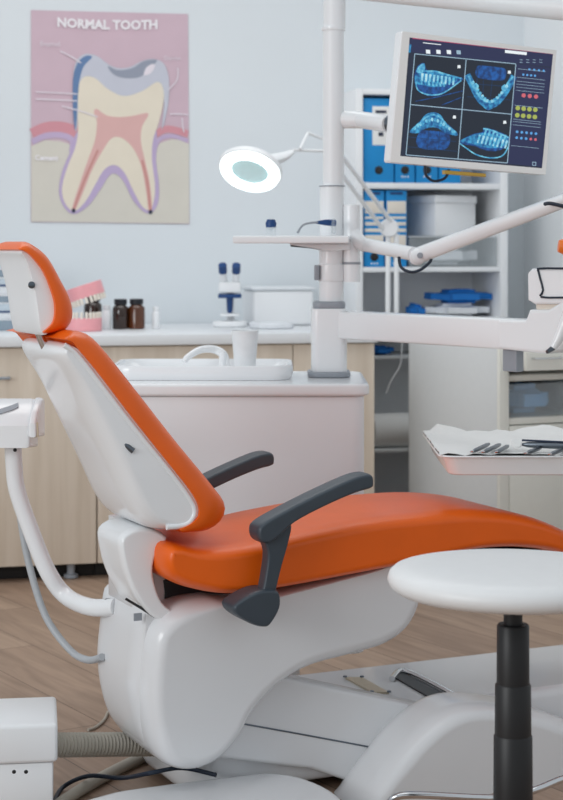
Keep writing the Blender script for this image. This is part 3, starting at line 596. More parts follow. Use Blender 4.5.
# surgical light beyond the frame edge, orange handle just in view
Yh = 3.5
g = G(); tube(g, [P(566, 199, 3.6), P(585, 196, Yh), P(592, 215, Yh)], .015, 14, 4); build('lamp_yoke', g, 'white', ur)
g = G(); puff(g, lambda x, y, a: P(x, y, Yh+a), cr([(572, 226), (590, 205), (640, 205), (660, 235), (640, 265), (592, 265)], 4), -.05, .05, .02, ro=6); build('lamp_head', g, 'white', ur)
g = G(); tube(g, [P(575, 247, Yh), P(568, 247, Yh), P(558.5, 246, Yh)], [.012, .018, .012], 16, 3); build('lamp_handle', g, 'lamp_orange', ur)
# overhead arm and monitor arm
g = G(); tube(g, [P(334, -15, YP), P(420, -6, YP-.02), P(600, 11, 4.0)], 13*YP/FPX*.95, 20, 0); build('overhead_arm', g, 'white2', ur)
YMo = 4.02
g = G(); tube(g, [P(344, 119.5, YP), P(362, 120, YP-.02), P(390, 124, YMo+.06)], [9*YP/FPX, 8.5*YP/FPX, 9*YMo/FPX], 18, 0); build('monitor_arm', g, 'white', ur)
g = G(); lathe(g, P(389, 124, YMo+.05), [(0, 0), (.021, 0), (.021, .02), (0, .02)], 16, axis=(.8, -.6, 0)); build('arm_collar', g, 'steel', ur)

# ================================================================ monitor
tl, tr = P(402, 31, 3.92), P(557, 50, 4.03); blp = P(390, 162, 3.92)
ex = (tr-tl).normalized(); en = ex.cross(blp-tl).normalized(); ey = en.cross(ex).normalized()   # en into the screen or out of it
if en.y > 0: en = -en                                                                      # en faces the viewer
if ey.z > 0: ey = -ey
def mp(px, py, d=0):                              # pixel onto the screen plane, lifted by d
    dr = Vector(((px-PX0)/FPX, 1, -(py-PY0)/FPX)); c = Vector((0, 0, HC)); q = tl+en*d; t = (q-c).dot(en)/dr.dot(en); return c+dr*t
mr = root('monitor', mp(472, 170, -.02), 'white framed monitor showing blue dental scans on the unit arm', 'monitor')
def mslab(pts, d0, d1, r, name, m, parent, n=4):
    """slab whose outline is traced on the screen plane"""
    loc = [mp(a, b)-tl for a, b in pts]; oo = [(p.dot(ex), p.dot(ey)) for p in loc]
    g = G(); puff(g, lambda x, y, a: tl+ex*x+ey*y+en*a, oo, d0, d1, r, n=n); return build(name, g, m, parent)
mslab([(403, 31), (478, 40.3), (556, 50), (557, 52), (546.5, 173.5), (545, 175), (468, 169), (391.5, 162.5), (390, 160.5), (401.5, 33)], -.042, -.001, .004, 'case', 'white', mr)
mslab([(412, 45), (540, 62), (532, 160), (402, 150)], -.062, -.0425, .006, 'rear_cover', 'white2', mr)
# bezel as four bars round the screen
OUT = [(402.5, 31.2), (556.6, 50.2), (545.7, 174.6), (390.5, 162)]; INN = [(409.6, 37.4), (553, 54), (542, 168.3), (400.3, 156)]
g = G(); n = 4; vs = [mp(*p, -.001) for p in OUT]+[mp(*p, .004) for p in OUT]+[mp(*p, .004) for p in INN]+[mp(*p, .0) for p in INN]
fs = [(i+8*0, (i+1) % 4, 4+(i+1) % 4, 4+i) for i in range(4)]+[(4+i, 4+(i+1) % 4, 8+(i+1) % 4, 8+i) for i in range(4)]+[(8+i, 8+(i+1) % 4, 12+(i+1) % 4, 12+i) for i in range(4)]+[(i, 12+i, 12+(i+1) % 4, (i+1) % 4) for i in range(4)]
g.add(vs, fs); build('bezel', g, mat('bezel_plastic', (240, 239, 237), .4, var=.01), mr, 20)
sc = lambda a, b: (380+a/3.077, 20+b/3.077)        # coordinates read off an enlarged view of the screen
scr = [(90, 53), (533, 101), (498, 457), (62, 419)]
g = G(); g.add([mp(*sc(*p), .0006) for p in scr], [(0, 1, 2, 3)])
GM = [glow('screen_dark', (30, 38, 58)), glow('screen_panel', (34, 40, 76)), glow('screen_black', (22, 32, 46)), glow('screen_line', (150, 178, 196)), scan_glow('scan_deep', (14, 52, 106), (24, 96, 176)), scan_glow('scan_blue', (12, 78, 140), (66, 172, 222)), scan_glow('scan_bright', (40, 140, 196), (130, 216, 238)), scan_glow('scan_pale', (84, 190, 226), (196, 238, 246)),
      glow('screen_white', (232, 240, 244)), glow('icon_red', (206, 100, 112)), glow('icon_green', (164, 176, 84)), glow('icon_blue', (90, 160, 220)), glow('title_red', (170, 70, 104)), glow('scan_faint', (22, 54, 92))]
scn = build('screen', g, [GM[0]], mr)
g = G()
def sp(pts, mi, d=.0012, smooth=0, raw=False):
    q = [tuple(x) for x in cr([(a, b) for a, b in pts], smooth)] if smooth else pts
    g.add([mp(*(sc(*p) if not raw else p), d) for p in q], [tuple(range(len(q)))], mi)
def sl(pts, w, mi, d=.0022, sm=5):
    c = cr([(a, b) for a, b in pts], sm, False) if len(pts) > 2 else [Vector(p) for p in pts]; L, R = [], []
    for i, p in enumerate(c):
        t = (c[min(i+1, len(c)-1)]-c[max(i-1, 0)]).normalized(); nn = Vector((-t.y, t.x)); L.append(p+nn*w/2); R.append(p-nn*w/2)
    q = L+R[::-1]; N = len(L)
    g.add([mp(*sc(*p), d) for p in q], [(i, i+1, 2*N-2-i, 2*N-1-i) for i in range(N-1)], mi)
sp([(420, 135), (530, 148), (498, 452), (390, 442)], 1); sp([(92, 56), (533, 103), (530, 145), (84, 98)], 1)
sl([(100, 56), (533, 104)], 3, 12); sl([(93, 75), (90, 100)], 7, 5)
for q in ([(107, 106), (261, 122), (249, 272), (93, 258)], [(267, 123), (417, 137), (405, 287), (255, 272)], [(93, 264), (249, 279), (237, 426), (80, 413)], [(254, 280), (405, 292), (392, 438), (242, 427)]): sp(q, 2, .0014)
for a, b in (((107, 104), (418, 135)), ((93, 260), (405, 290)), ((80, 415), (392, 440)), ((107, 104), (80, 415)), ((265, 122), (240, 428)), ((418, 136), (392, 440))): sl([a, b], 2.6, 3, .0026)
# upper left scan: jaw from the side
def teeth(cx, cy, dx, dy, n, w, h, mi=7, ang=0., curve=0):
    for i in range(n):
        x = cx+dx*i; y = cy+dy*i+curve*((i-(n-1)/2)/(n/2))**2; c, s = math.cos(ang), math.sin(ang)
        sp([(x+c*a-s*b, y+s*a+c*b) for a, b in ((-w/2, -h/2), (w/2, -h/2), (w*.35, h/2), (-w*.35, h/2))], mi, .0024)
sp([(108, 160), (118, 140), (136, 132), (142, 150), (160, 158), (190, 164), (225, 172), (253, 178), (248, 190), (222, 205), (205, 222), (180, 232), (150, 234), (125, 222), (110, 205), (106, 180)], 4, .0016, 5)
sp([(107, 178), (120, 158), (150, 158), (190, 164), (236, 176), (236, 188), (212, 196), (190, 205), (160, 206), (130, 200), (112, 196)], 5, .0018, 5)
sp([(112, 160), (120, 142), (136, 134), (138, 152), (128, 164)], 6, .002, 4)
sl([(110, 190), (116, 214), (140, 228), (176, 230), (206, 218), (250, 186)], 4, 6); sl([(128, 158), (170, 158), (205, 168), (250, 180)], 5, 6)
teeth(130, 176, 12, 1.6, 9, 7.5, 24, 7, .08); teeth(128, 192, 11.5, 1.2, 7, 6.5, 14, 6, -.1)
for q in ([(110, 250), (170, 238), (255, 218)], [(190, 262), (250, 238)]): sl(q, 2.5, 4)
# upper right scan: mandible arch from above
sp([(298, 146), (310, 140), (368, 146), (386, 152), (388, 168), (376, 186), (310, 180), (294, 166)], 4, .0016, 5)
for q in ([(300, 150), (296, 240)], [(318, 186), (316, 245)], [(345, 186), (340, 236)], [(280, 196), (412, 206)], [(268, 236), (400, 246)]): sl(q, 1.8, 13, .0018)
sl([(268, 168), (280, 192), (294, 222), (312, 250), (334, 262), (356, 256), (378, 232), (396, 204), (412, 172)], 20, 5, .002); sl([(272, 172), (290, 210), (310, 240), (334, 252), (356, 246), (376, 222), (392, 196), (408, 174)], 6, 6, .0023)
for i in range(15):
    t = i/14; a = -1+2*t; x = 338+a*52; y = 252-abs(a)**1.5*54+a*6; sp([(x+5*math.cos(w), y+5.5*math.sin(w)) for w in [j*math.pi/3 for j in range(6)]], 6 if i % 2 else 7, .0027)
sp([(286, 200), (296, 194), (304, 204), (298, 214), (288, 212)], 6, .0024, 4); sp([(374, 206), (384, 198), (392, 208), (386, 218), (376, 216)], 6, .0024, 4); sl([(320, 266), (334, 274), (348, 266)], 7, 5, .0024)
# lower left scan: upper arch
sp([(118, 352), (128, 340), (196, 344), (212, 350), (216, 372), (206, 394), (180, 400), (130, 396), (114, 384), (112, 366)], 4, .0016, 5)
sp([(92, 346), (98, 334), (122, 312), (142, 290), (166, 284), (186, 292), (200, 312), (222, 332), (238, 348), (236, 356), (214, 352), (194, 344), (180, 334), (160, 330), (136, 336), (116, 348)], 5, .0018, 5)
sl([(100, 336), (124, 316), (144, 298), (166, 292), (188, 302), (206, 324), (232, 346)], 5, 6)
for i in range(14):
    a = -1+2*i/13; x = 165+a*58; y = 306+abs(a)**1.6*32+a*5; sp([(x+4.5*math.cos(w), y+6*math.sin(w)) for w in [j*math.pi/3 for j in range(6)]], 6 if i % 2 else 7, .0027)
for q in ([(86, 360), (234, 374)], [(84, 390), (236, 404)], [(150, 340), (146, 398)], [(184, 342), (180, 398)]): sl(q, 1.8, 13, .0022)
# lower right scan
sp([(243, 376), (262, 362), (290, 350), (316, 344), (318, 332), (344, 336), (372, 346), (392, 356), (400, 366), (390, 384), (374, 398), (346, 404), (316, 398), (292, 388), (266, 384)], 4, .0016, 5)
sp([(244, 374), (270, 360), (300, 350), (330, 348), (366, 356), (396, 368), (380, 388), (350, 394), (310, 390), (280, 380)], 5, .0018, 5)
sl([(246, 380), (268, 396), (296, 414), (336, 424), (372, 420), (390, 400), (398, 374)], 4, 6); sl([(318, 334), (350, 342), (396, 362)], 5, 6)
teeth(304, 366, 12, 2.4, 8, 7, 26, 7, .3); teeth(324, 346, 12, 3, 6, 6.5, 16, 6, .3)
# toolbar and side panel
sp([(385, 92), (452, 99), (451, 108), (384, 101)], 8, .002)
for x in (148, 180, 212, 242): sp([(x-7, 88+x*.02), (x+6, 89+x*.02), (x+7, 101+x*.02), (x-6, 100+x*.02)], 8 if x != 242 else 3, .002)
sl([(132, 70), (188, 76)], 2.4, 8)
for (x0, y0, nx, ny, s, mi, sx, sy) in ((442, 232, 3, 1, 11, 9, 19, 0), (424, 271, 4, 2, 12, 10, 18, 22), (422, 344, 5, 2, 7, 11, 14.5, 18), (460, 152, 4, 1, 6, 11, 14.5, 0), (441, 168, 4, 1, 6, 11, 12, 0)):
    for j in range(ny):
        for i in range(nx):
            x = x0+i*sx-j*1.5; y = y0+j*sy+i*sx*.1; m_ = 9 if (mi == 11 and j == 1 and i > 2) else mi
            sp([(x+s*.62*math.cos(w), y+s*.62*math.sin(w)) for w in [q*math.pi/4+.39 for q in range(8)]], m_, .002)
for y in (150, 176, 188, 197, 206, 216, 262, 305, 312, 322, 386): sl([(424-(y-150)*.09, y), (510-(y-150)*.09, y+9)], 1.2, 3, .002)
for x in (430, 450, 470, 490): sl([(x, 122), (x+9, 123)], 1.6, 3, .002); sl([(x, 130), (x+9, 131)], 1.6, 3, .002)
for (x, y) in ((243, 143), (398, 160), (229, 298), (384, 314)): sp([(x-5, y+5), (x+5, y+5), (x+4, y-4), (x-4, y-4)], 8, .0028)
sl([(470, 437), (480, 438)], 2, 3); sl([(470, 447), (480, 448)], 2, 3); sl([(470, 437), (469, 447)], 2, 3); sl([(480, 438), (479, 448)], 2, 3)
build('scan_display', g, GM, scn)
g = G(); tube(g, [mp(425, 164.5, -.02), mp(426, 175, -.02), mp(434, 181, -.02), mp(445, 178, -.02), mp(449, 169.5, -.02)], .0032, 8); build('cable', g, 'rubber', mr)
mslab([(447, 170), (488, 173.5), (488, 177), (447, 174)], -.03, -.012, .001, 'port_strip', 'gold', mr)

# ================================================================ things on the unit
cx = ux(245, YU+.05); zc = bzt
Yc = YU+.20
r = None
cc = Vector((ux(245, Yc), Yc, zt1+.008)); kc = cc.y/FPX
g = G(); Rt, Rb = 13.4*kc, 10.2*kc
HCp = cc.y and (HC-(330.5-PY0)*kc-cc.z)
lathe(g, cc+Vector((0, 0, .0005)), [(0, 0), (Rb, 0), (Rt, HCp), (Rt*1.03, HCp), (Rt*1.03, HCp-.003), (Rt*.97, HCp-.004), (Rb*.95, .004), (0, .004)], 40)
tag(build('drinking_cup', g, 'cup_white'), 'white plastic drinking cup standing on the spittoon unit', 'cup')
# blue capped vial and safety glasses on the tray shelf
c = Vector((ux(271, YP-.05), YP-.05, ztr1)); k = c.y/FPX
r = root('dappen_dish', c, 'tiny glass vial with dark blue stopper on the tray shelf', 'vial')
g = G(); lathe(g, c, [(0, .0005), (5.5*k, .0005), (4.5*k, 3*k), (5.5*k, 9*k), (5*k, 9*k), (0, 4*k)], 20); build('glass', g, 'clear', r)
g = G(); lathe(g, c+Vector((0, 0, 8.5*k)), [(0, 0), (5*k, 0), (5.6*k, 4*k), (4*k, 8*k), (0, 8*k)], 20); build('stopper', g, 'dblue', r)
Yg = YP-.05; c = Vector((ux(315, Yg), Yg, ztr1)); r = root('safety_glasses', c, 'clear safety glasses with dark blue temple lying on the tray shelf', 'glasses')
g = G(); tube(g, [P(297, 233, Yg-.06), P(303, 225, Yg-.06), P(313, 222.5, Yg-.05), P(322, 222.5, Yg-.03)], .0022, 8); build('temple', g, 'grey', r)
g = G(); tube(g, [P(316, 222.5, Yg-.04), P(326, 222.5, Yg-.03), P(335, 223, Yg-.02)], [.003, .0075, .008], 10); build('temple', g, 'dblue', r)
g = G(); tube(g, [P(298, 233, Yg+.06), P(306, 224, Yg+.06), P(334, 222.5, Yg+.05)], .0022, 8); build('temple', g, 'grey', r)
for dy in (-.035, .035):
    pts = [(1, -7, 0), (5, 0, 0), (2, 7, 0), (-5, 8, 0), (-9, 2, 0), (-7, -6, 0)]
    ol = cr([(p[0]*k+.0, p[1]*k) for p in pts], 4); cg = Vector((ux(334, Yg), Yg+dy, ztr1+9*k))
    g = G(); puff(g, lambda x, y, a: cg+Vector((a+x*.35, x*1.6, y)), ol, -.001, .0015, .0008, n=2); build('lens', g, 'clear', r)

# ================================================================ dental chair
ch = root('dental_chair', CF.w(.1, 0, 0), 'orange and white dental treatment chair in the middle of the room', 'dental chair')
def trace(pts, v, n=5): return [CF.on(v, p[0], p[1]) for p in (cr([(a, b) for a, b in pts], n) if n else pts)]
cfn = lambda x, y, a: CF.w(x, a, y)
def cpart(name, pts, v0, v1, r, m, parent=None, n=5, ro=None, wts=None, ra1=None, vt=None, label=None):
    o = trace(pts, v0+r*.8 if vt is None else vt, n); g = G()
    w = None
    if wts:
        assert len(wts) == len(pts), name
        if n: w = [x.x for x in cr([Vector((q, 0, 0)) for q in wts], n)]
        else: w = wts
    puff(g, cfn, o, v0, v1, r, ro, w, 7, ra1=ra1); return build(name, g, m, parent or ch, 50, label)
def crescent(name, inner, outer, v0, v1, r, m, M_=44, parent=None):
    """upholstered pad between an inner and an outer side curve, its rims fully rounded"""
    def res(pts, v):
        c = cr([(a, b) for a, b in pts], 10, False); L = [0]
        for a, b in zip(c[:-1], c[1:]): L.append(L[-1]+(b-a).length)
        out = []; j = 0
        for i in range(M_):
            d = L[-1]*i/(M_-1)
            while j < len(L)-2 and L[j+1] < d: j += 1
            q = c[j].lerp(c[j+1], (d-L[j])/max(L[j+1]-L[j], 1e-9)); out.append(Vector(CF.on(v, q.x, q.y)))
        return out
    I, O = res(inner, v0+.2*r), res(outer, v0+.7*r); prof = []; n = 9
    for k in range(n+1):
        an = math.pi/2*(n-k)/n; prof.append((v0+r*(1-math.sin(an)), .12+.88*math.cos(an)))
    prof += [(v1-(a-v0), k) for a, k in prof[::-1]]
    rings = []
    for a, k in prof:
        q = I+[x.lerp(y, k) for x, y in zip(I, O)][::-1]; rings.append([CF.w(p.x, a, p.y) for p in q])
    g = G(); loftrings(g, rings, 0, False); n2 = 2*M_; e = len(g.v)-n2
    for b in (0, e):
        for i in range(M_-1): g.f.append((b+i, b+i+1, b+n2-2-i, b+n2-1-i)); g.m.append(0)
    return build(name, g, m, parent or ch, 60)
# base on the floor
def zplan(pts, z, n=4):
    q = cr([(a, b) for a, b in pts], n) if n else [Vector(p) for p in pts]; out = []
    for p in q:
        d = Vector(((p[0]-PX0)/FPX, 1, -(p[1]-PY0)/FPX)); t = (z-HC)/d.z; out.append((d.x*t, t))
    return out
g = G(); puff(g, fz, zplan([(60, 812), (100, 793), (150, 784), (235, 774), (275, 771), (312, 778), (342, 794), (352, 815), (330, 860), (120, 850)], .062), .001, .062, .03, ro=.02); build('base_plate', g, 'hull', ch)
ZD = .15
g = G(); puff(g, lambda x, y, a: CF.w(x, y, a), rect(-.06, 1.15, -.105, .24, .10), .02, ZD, .022, ro=.016); build('base_deck', g, 'hull', ch)
cpart('lift_arm', [(200, 640), (262, 671), (345, 689), (442, 709), (470, 740), (400, 796), (366, 796), (345, 780), (310, 769), (215, 757), (190, 730), (185, 680)], -.13, -.07, .010, 'hull', n=0)
q = [CF.on(-.1315, a, b) for a, b in ((232, 722), (300, 734), (396, 752))]
g = G(); tube(g, [CF.w(u, -.1305, z) for u, z in q], .0018, 6, 3); build('seam', g, 'steel', ch)
cpart('base_cover', [(350, 830), (362, 798), (384, 765), (412, 732), (440, 710), (470, 701), (520, 706), (570, 722), (640, 750), (700, 790), (700, 860), (450, 870)], -.27, -.11, .05, 'hull', n=4, ro=.04)
# slot and badge on deck
def oncf(v, px, py, lift=0):
    u, z = CF.on(v, px, py); return CF.w(u, v, z)
tzd = lambda px, py, z: (lambda d: Vector((d.x*(z-HC)/d.z, (z-HC)/d.z, z)))(Vector(((px-PX0)/FPX, 1, -(py-PY0)/FPX)))
def onslab(pts, z, t, name, m, parent):
    q = [tzd(a, b, z+t) for a, b in pts]; g = G(); loftrings(g, [q, [p-Vector((0, 0, t*.98)) for p in q]]); return build(name, g, m, parent)
onslab([(395, 677), (403, 672), (453, 698), (442, 704)], ZD, .004, 'pedal_slot', 'black', ch)
g = G(); tube(g, [tzd(a, b, ZD+.006) for a, b in ((392, 679), (401, 671), (420, 677), (462, 699))], .007, 10, 4); build('pedal_rim', g, 'chrome', ch)
q = [tzd(a, b, ZD+.004) for a, b in ((345, 677), (362, 677), (389, 692), (372, 692))]
bd = onslab([(345, 677), (362, 677), (389, 692), (372, 692)], ZD, .004, 'badge', 'badge', ch)
for p in q: g = G(); lathe(g, p, [(0, 0), (.005, 0), (.004, .003), (0, .003)], 10); build('badge_screw', g, 'steel', bd)
g = G(); tube(g, [P(388, 806, 3.3), P(396, 797, 3.29), P(420, 795, 3.29), P(500, 798, 3.3), P(535, 790, 3.3), P(563, 779, 3.32), P(590, 775, 3.32)], .007, 10); build('foot_rail', g, 'chrome', ch)
# rear column cover + main under-seat cover
cpart('column_panel', [(132, 525), (150, 522), (165, 545), (168, 590), (160, 618), (140, 616), (132, 608)], -.10, .07, .02, 'hull', n=0)
cpart('rear_cover', [(138, 606), (150, 600), (175, 625), (215, 650), (215, 740), (180, 766), (160, 758), (143, 742), (133, 716), (128, 680), (131, 642)], -.15, .10, .05, 'hull', ro=.03)
cpart('mechanism', [(160, 577), (205, 585), (245, 590), (245, 612), (200, 625), (165, 615)], -.10, .1, .01, 'black', n=0)
cpart('hinge_cover', [(119, 536), (140, 526), (165, 536), (154, 556), (152, 575), (160, 600), (172, 612), (160, 620), (143, 610), (128, 585), (120, 560)], -.165, -.02, .02, 'white', ro=.012, n=4)
g = G(); q = [CF.on(-.168, a, b) for a, b in ((128, 600), (143, 609), (157, 618))]; tube(g, [CF.w(u, -.155, z) for u, z in q], .0025, 8, 0); build('seal', g, 'black', ch)
q = CF.on(-.153, 138, 617); c = CF.w(q[0], -.152, q[1]); g = G(); box(g, Frame(c.x, c.y, 25), -.008, .008, -.002, .002, c.z-.007, c.z+.007, 0); build('emblem', g, 'grey', ch)
hullpts = [(143, 645), (152, 620), (175, 603), (205, 597), (222, 598), (240, 598), (262, 592), (310, 580), (360, 567), (398, 556), (413, 566), (415, 598), (403, 625), (380, 643), (345, 654), (305, 665), (275, 682), (250, 708), (235, 735), (215, 757), (190, 768), (165, 764), (148, 742), (140, 700)]
cpart('underseat_cover', hullpts, -.195, .10, .06, 'hull', ro=.03, wts=[1, 1, 1, .6, .3, .2, .2, .15, .15, .15, .4]+[1]*13)
g = G(); q = [CF.on(-.187, a, b) for a, b in ((227, 606), (232, 625), (247, 622))]; tube(g, [CF.w(u, -.187, z) for u, z in q], .0022, 6, 0); build('seam', g, 'steel', ch)
# seat and legrest
seat = [(159, 562), (165, 543), (200, 547), (253, 541), (300, 530), (364, 518), (419, 512), (470, 509), (520, 514), (563, 530), (620, 560), (640, 590), (620, 597), (563, 557), (520, 547), (470, 549), (419, 560), (300, 583), (232, 593), (190, 588), (166, 578)]
cpart('seat_cushion', seat, -.23, .125, .05, 'orange', ro=.022)
cpart('legrest_frame', [(380, 566), (470, 552), (520, 550), (563, 560), (600, 580), (590, 590), (520, 562), (430, 570)], -.12, .12, .01, 'black', n=4)
# backrest
shell_pts = [(62, 342), (80, 356), (110, 392), (140, 430), (170, 468), (192, 496), (198, 512), (188, 527), (160, 529), (140, 524), (125, 506), (107, 467), (88, 427), (70, 388), (55, 362), (52, 349)]
wts = [.2, .1, .1, .1, .1, .1, .2, .4, .8, 1, 1, 1, 1, 1, .8, .5]
cpart('backrest_shell', shell_pts, -.218, .06, .07, 'white', ro=.028, wts=wts)
crescent('backrest_cushion', [(60, 339), (70, 341), (78, 350), (98, 374), (130, 416), (165, 460), (190, 492), (198, 510), (193, 521), (178, 529)],
         [(60, 337), (72, 331), (88, 334), (104, 349), (136, 389), (175, 439), (212, 484), (226, 504), (223, 520), (206, 531), (180, 532)], -.225, .14, .05, 'orange')
q = [CF.on(-.214, a, b) for a, b in ((64, 345), (78, 356), (106, 392), (137, 432), (168, 470), (188, 497), (194, 512), (186, 524), (166, 527))]
g = G(); tube(g, [CF.w(u, -.216, z) for u, z in q], .0055, 10, 6); build('shell_rim', g, 'white', ch)
q = CF.on(-.218, 129, 447); c = CF.w(q[0], -.214, q[1]); g = G(); tube(g, [c+Vector((-.008, -.002, .006)), c+Vector((.010, -.002, -.008))], .0055, 10, 0); build('screw_cap', g, 'steel', ch)
# headrest
hs = [(15, 252), (19, 249), (26, 252), (40, 268), (50, 292), (54, 312), (48, 327), (39, 334), (36, 333), (32, 320), (27, 290), (20, 262)]
hsp = cpart('headrest_shell', hs, -.14, .05, .05, 'white', ro=.02, wts=[.6, .3, .1, .1, .1, .1, .2, .6, 1, 1, 1, 1])
crescent('headrest_cushion', [(17, 249.5), (23, 251), (30, 256), (42, 271), (50, 290), (54, 306), (52, 322), (42, 332)],
         [(15, 247), (21, 242), (30, 243), (47, 256), (61, 280), (71, 300), (73, 318), (64, 331), (43, 334)], -.15, .045, .05, 'orange')
q = CF.on(-.142, 32, 285); c = CF.w(q[0], -.1398, q[1]); g = G(); lathe(g, c, [(0, 0), (.007, 0), (.006, .003), (.003, .004), (0, .004)], 14, axis=-CF.n); build('screw_cap', g, 'steel', hsp)
for vv in (-.10,):
    q = [CF.on(-.10, a, b) for a, b in ((39, 333), (44, 345), (51, 358))]; g = G(); tube(g, [CF.w(u, vv, z) for u, z in q], .008, 10, 0); build('headrest_bar', g, 'chrome', ch)
# armrests
def armrest(v, v0=-.27, du=0.):
    """pad, post and pivot knob; outline read in the near arm's own plane, set at offset v"""
    pad = [(253, 530), (257, 522), (275, 511), (310, 493), (345, 477), (360, 472.5), (367, 474), (368.5, 481), (366, 487), (350, 492), (320, 505), (290, 521), (272, 537), (262, 542), (255, 539)]
    q = [CF.on(v0, a, b) for a, b in pad]; g = G(); puff(g, cfn, [(x.x+du, x.y) for x in cr(q, 4)], v-.027, v+.027, .016, ro=.010); o = build('armrest', g, 'charcoal', ch)
    st = [(260, 534), (272, 528), (288, 523), (286, 540), (279, 565), (273, 590), (270, 604), (258, 602), (262, 578), (265, 552)]
    q = [CF.on(v0, a, b) for a, b in st]; g = G(); puff(g, cfn, [(x.x+du, x.y) for x in cr(q, 4)], v-.016, v+.016, .008, ro=.006); build('post', g, 'charcoal', o)
    st = [(229, 605), (236, 598), (254, 589), (270, 588), (275, 592), (275, 606), (266, 622), (259, 625), (247, 622), (232, 613)]
    q = [CF.on(v0, a, b) for a, b in st]; g = G(); s = 1 if v < 0 else -1
    puff(g, cfn, [(x.x+du, x.y) for x in cr(q, 4)], min(v-.025*s, v+.04*s), max(v-.025*s, v+.04*s), .012, ro=.009); build('mount', g, 'charcoal', o)
armrest(-.27); armrest(.13, du=-.028)

# ================================================================ console arm at the left
YA = 3.62
ar = root('instrument_console', P(40, 612, YA), 'white instrument holder on a bent tube arm beside the chair column', 'instrument holder')
g = G(); tube(g, [P(116, 607, 3.50), P(90, 607, 3.54), P(66, 596, YA), P(48, 572, YA), P(30, 528, YA), P(17, 490, YA), P(14, 465, YA), P(13, 445, YA)], 8.6*YA/FPX, 16, 5); build('tube_arm', g, 'white', ar)
g = G(); lathe(g, P(13, 446, YA), [(0, 0), (9.5*YA/FPX, 0), (10*YA/FPX, .004), (10.5*YA/FPX, .03), (0, .03)], 20); jn_ = build('swivel', g, 'white2', ar)
g = G(); lathe(g, P(15, 450, YA-.021), [(0, 0), (.004, 0), (0, .002)], 10, axis=(0, -1, 0)); build('screw', g, 'black', jn_)
g = G(); tube(g, [P(109, 607, 3.511), P(107.5, 607, 3.513)], 8.9*3.51/FPX, 16, 0); build('coupling', g, 'steel', ar)
zc_ = lambda py, Y: HC-(py-PY0)/FPX*Y
sec = [(YA-.06, zc_(448, YA-.06)), (YA-.06, zc_(426, YA-.06)), (YA-.048, zc_(420, YA-.048)), (YA+.02, zc_(398.5, YA+.02)), (YA+.06, zc_(399, YA+.06)), (YA+.06, zc_(447, YA+.06))]
g = G(); puff(g, lambda x, y, a: Vector((a, x, y)), sec, ux(-40, YA), ux(34, YA), .010, ro=.007); hb_ = build('housing', g, 'white', ar)
wing = [(YA-.068, zc_(437, YA-.06)), (YA-.068, zc_(423, YA-.06)), (YA-.045, zc_(412, YA-.048)), (YA+.02, zc_(397.5, YA+.02)), (YA+.06, zc_(399, YA+.06)), (YA+.06, zc_(436, YA+.06))]
g = G(); puff(g, lambda x, y, a: Vector((a, x, y)), wing, ux(33.5, YA), ux(41, YA), .006, ro=.006); build('end_cover', g, 'white', hb_)
def slope(px, py): t = (420-py)/21.5; return P(px, py, YA-.048+.068*t-.004)
g = G(); q = [slope(*p) for p in ((-10, 412), (12, 405), (18, 402.5), (18.5, 407), (12, 410), (-10, 417))]
loftrings(g, [q, [p+Vector((0, .009, -.003)) for p in q]]); build('key_panel', g, 'grey', hb_)
g = G(); q = [(32, 424), (38, 422), (39, 437), (33, 438)]; puff(g, lambda x, y, a: P(x, y, YA-.065+a), q, 0, .02, .002, ro=.6); build('holder_slot', g, 'badge', hb_)
g = G(); tube(g, [P(14, 470, YA+.03), P(19, 508, YA+.03), P(28, 560, YA+.02), P(45, 615, YA), P(70, 650, YA-.03), P(88, 660, YA-.06), P(102, 657, 3.5)], 3.6*YA/FPX, 10, 5); build('suction_hose', g, 'lgrey', ar)

# ================================================================ floor box, hoses and cables
YX = 3.42
jr = root('floor_box', (ux(10, YX), YX, 0), 'white floor junction box with corrugated hose at the chair foot', 'junction box')
JF = Frame(ux(56, 3.36), 3.36, 8); jz = lambda py: JF.on(0, 20, py)[1]
g = G(); box(g, JF, -.26, -.005, .005, .2, .002, jz(764), .006); bb = build('body', g, 'white2', jr)
g = G(); box(g, JF, -.27, .003, -.002, .21, jz(764), jz(725), .008, seg=3); build('lid', g, 'white2', jr)
for a in (14, 26):
    q = JF.on(.004, a, 772); g = G(); lathe(g, JF.w(q[0], .005, q[1]), [(0, 0), (.004, 0), (0, .001)], 10, axis=-JF.n); build('screw', g, 'black', bb)
# corrugated hose rises from box towards the column
p0, p1 = P(52, 745, 3.46), P(165, 744, 3.60); n = 66; pts = [p0.lerp(p1, i/n) for i in range(n+1)]
g = G(); tube(g, pts, [.0225+(.0022 if i % 2 else -.0012) for i in range(n+1)], 18, 0); build('corrugated_hose', g, 'hose', jr)
def gz(px, py, z=.005): d = Vector(((px-PX0)/FPX, 1, -(py-PY0)/FPX)); t = (z-HC)/d.z; return Vector((d.x*t, t, z))
g = G(); tube(g, [gz(45, 814, .013), gz(82, 789, .013), gz(124, 766, .013), gz(160, 750, .013)], .012, 12, 5); tag(build('drain_hose', g, 'hose'), 'smooth beige hose lying on the floor under the rear cover', 'hose')
g = G(); tube(g, [gz(52, 808, .006), gz(62, 788, .006), gz(88, 776, .036), gz(122, 778, .045), P(150, 773, 3.4), P(182, 768, 3.45), P(216, 775, 3.43)], .0045, 8, 6); tag(build('power_cable', g, 'rubber'), 'dark blue cable looping over the floor in front of the beige hose', 'cable')
g = G(); tube(g, [gz(88, 730, .004), gz(96, 727, .004), gz(104, 720, .004), gz(108, 712, .004)], .0035, 8, 5); tag(build('thin_cable', g, 'hose'), 'thin beige cable on the floor behind the corrugated hose', 'cable')

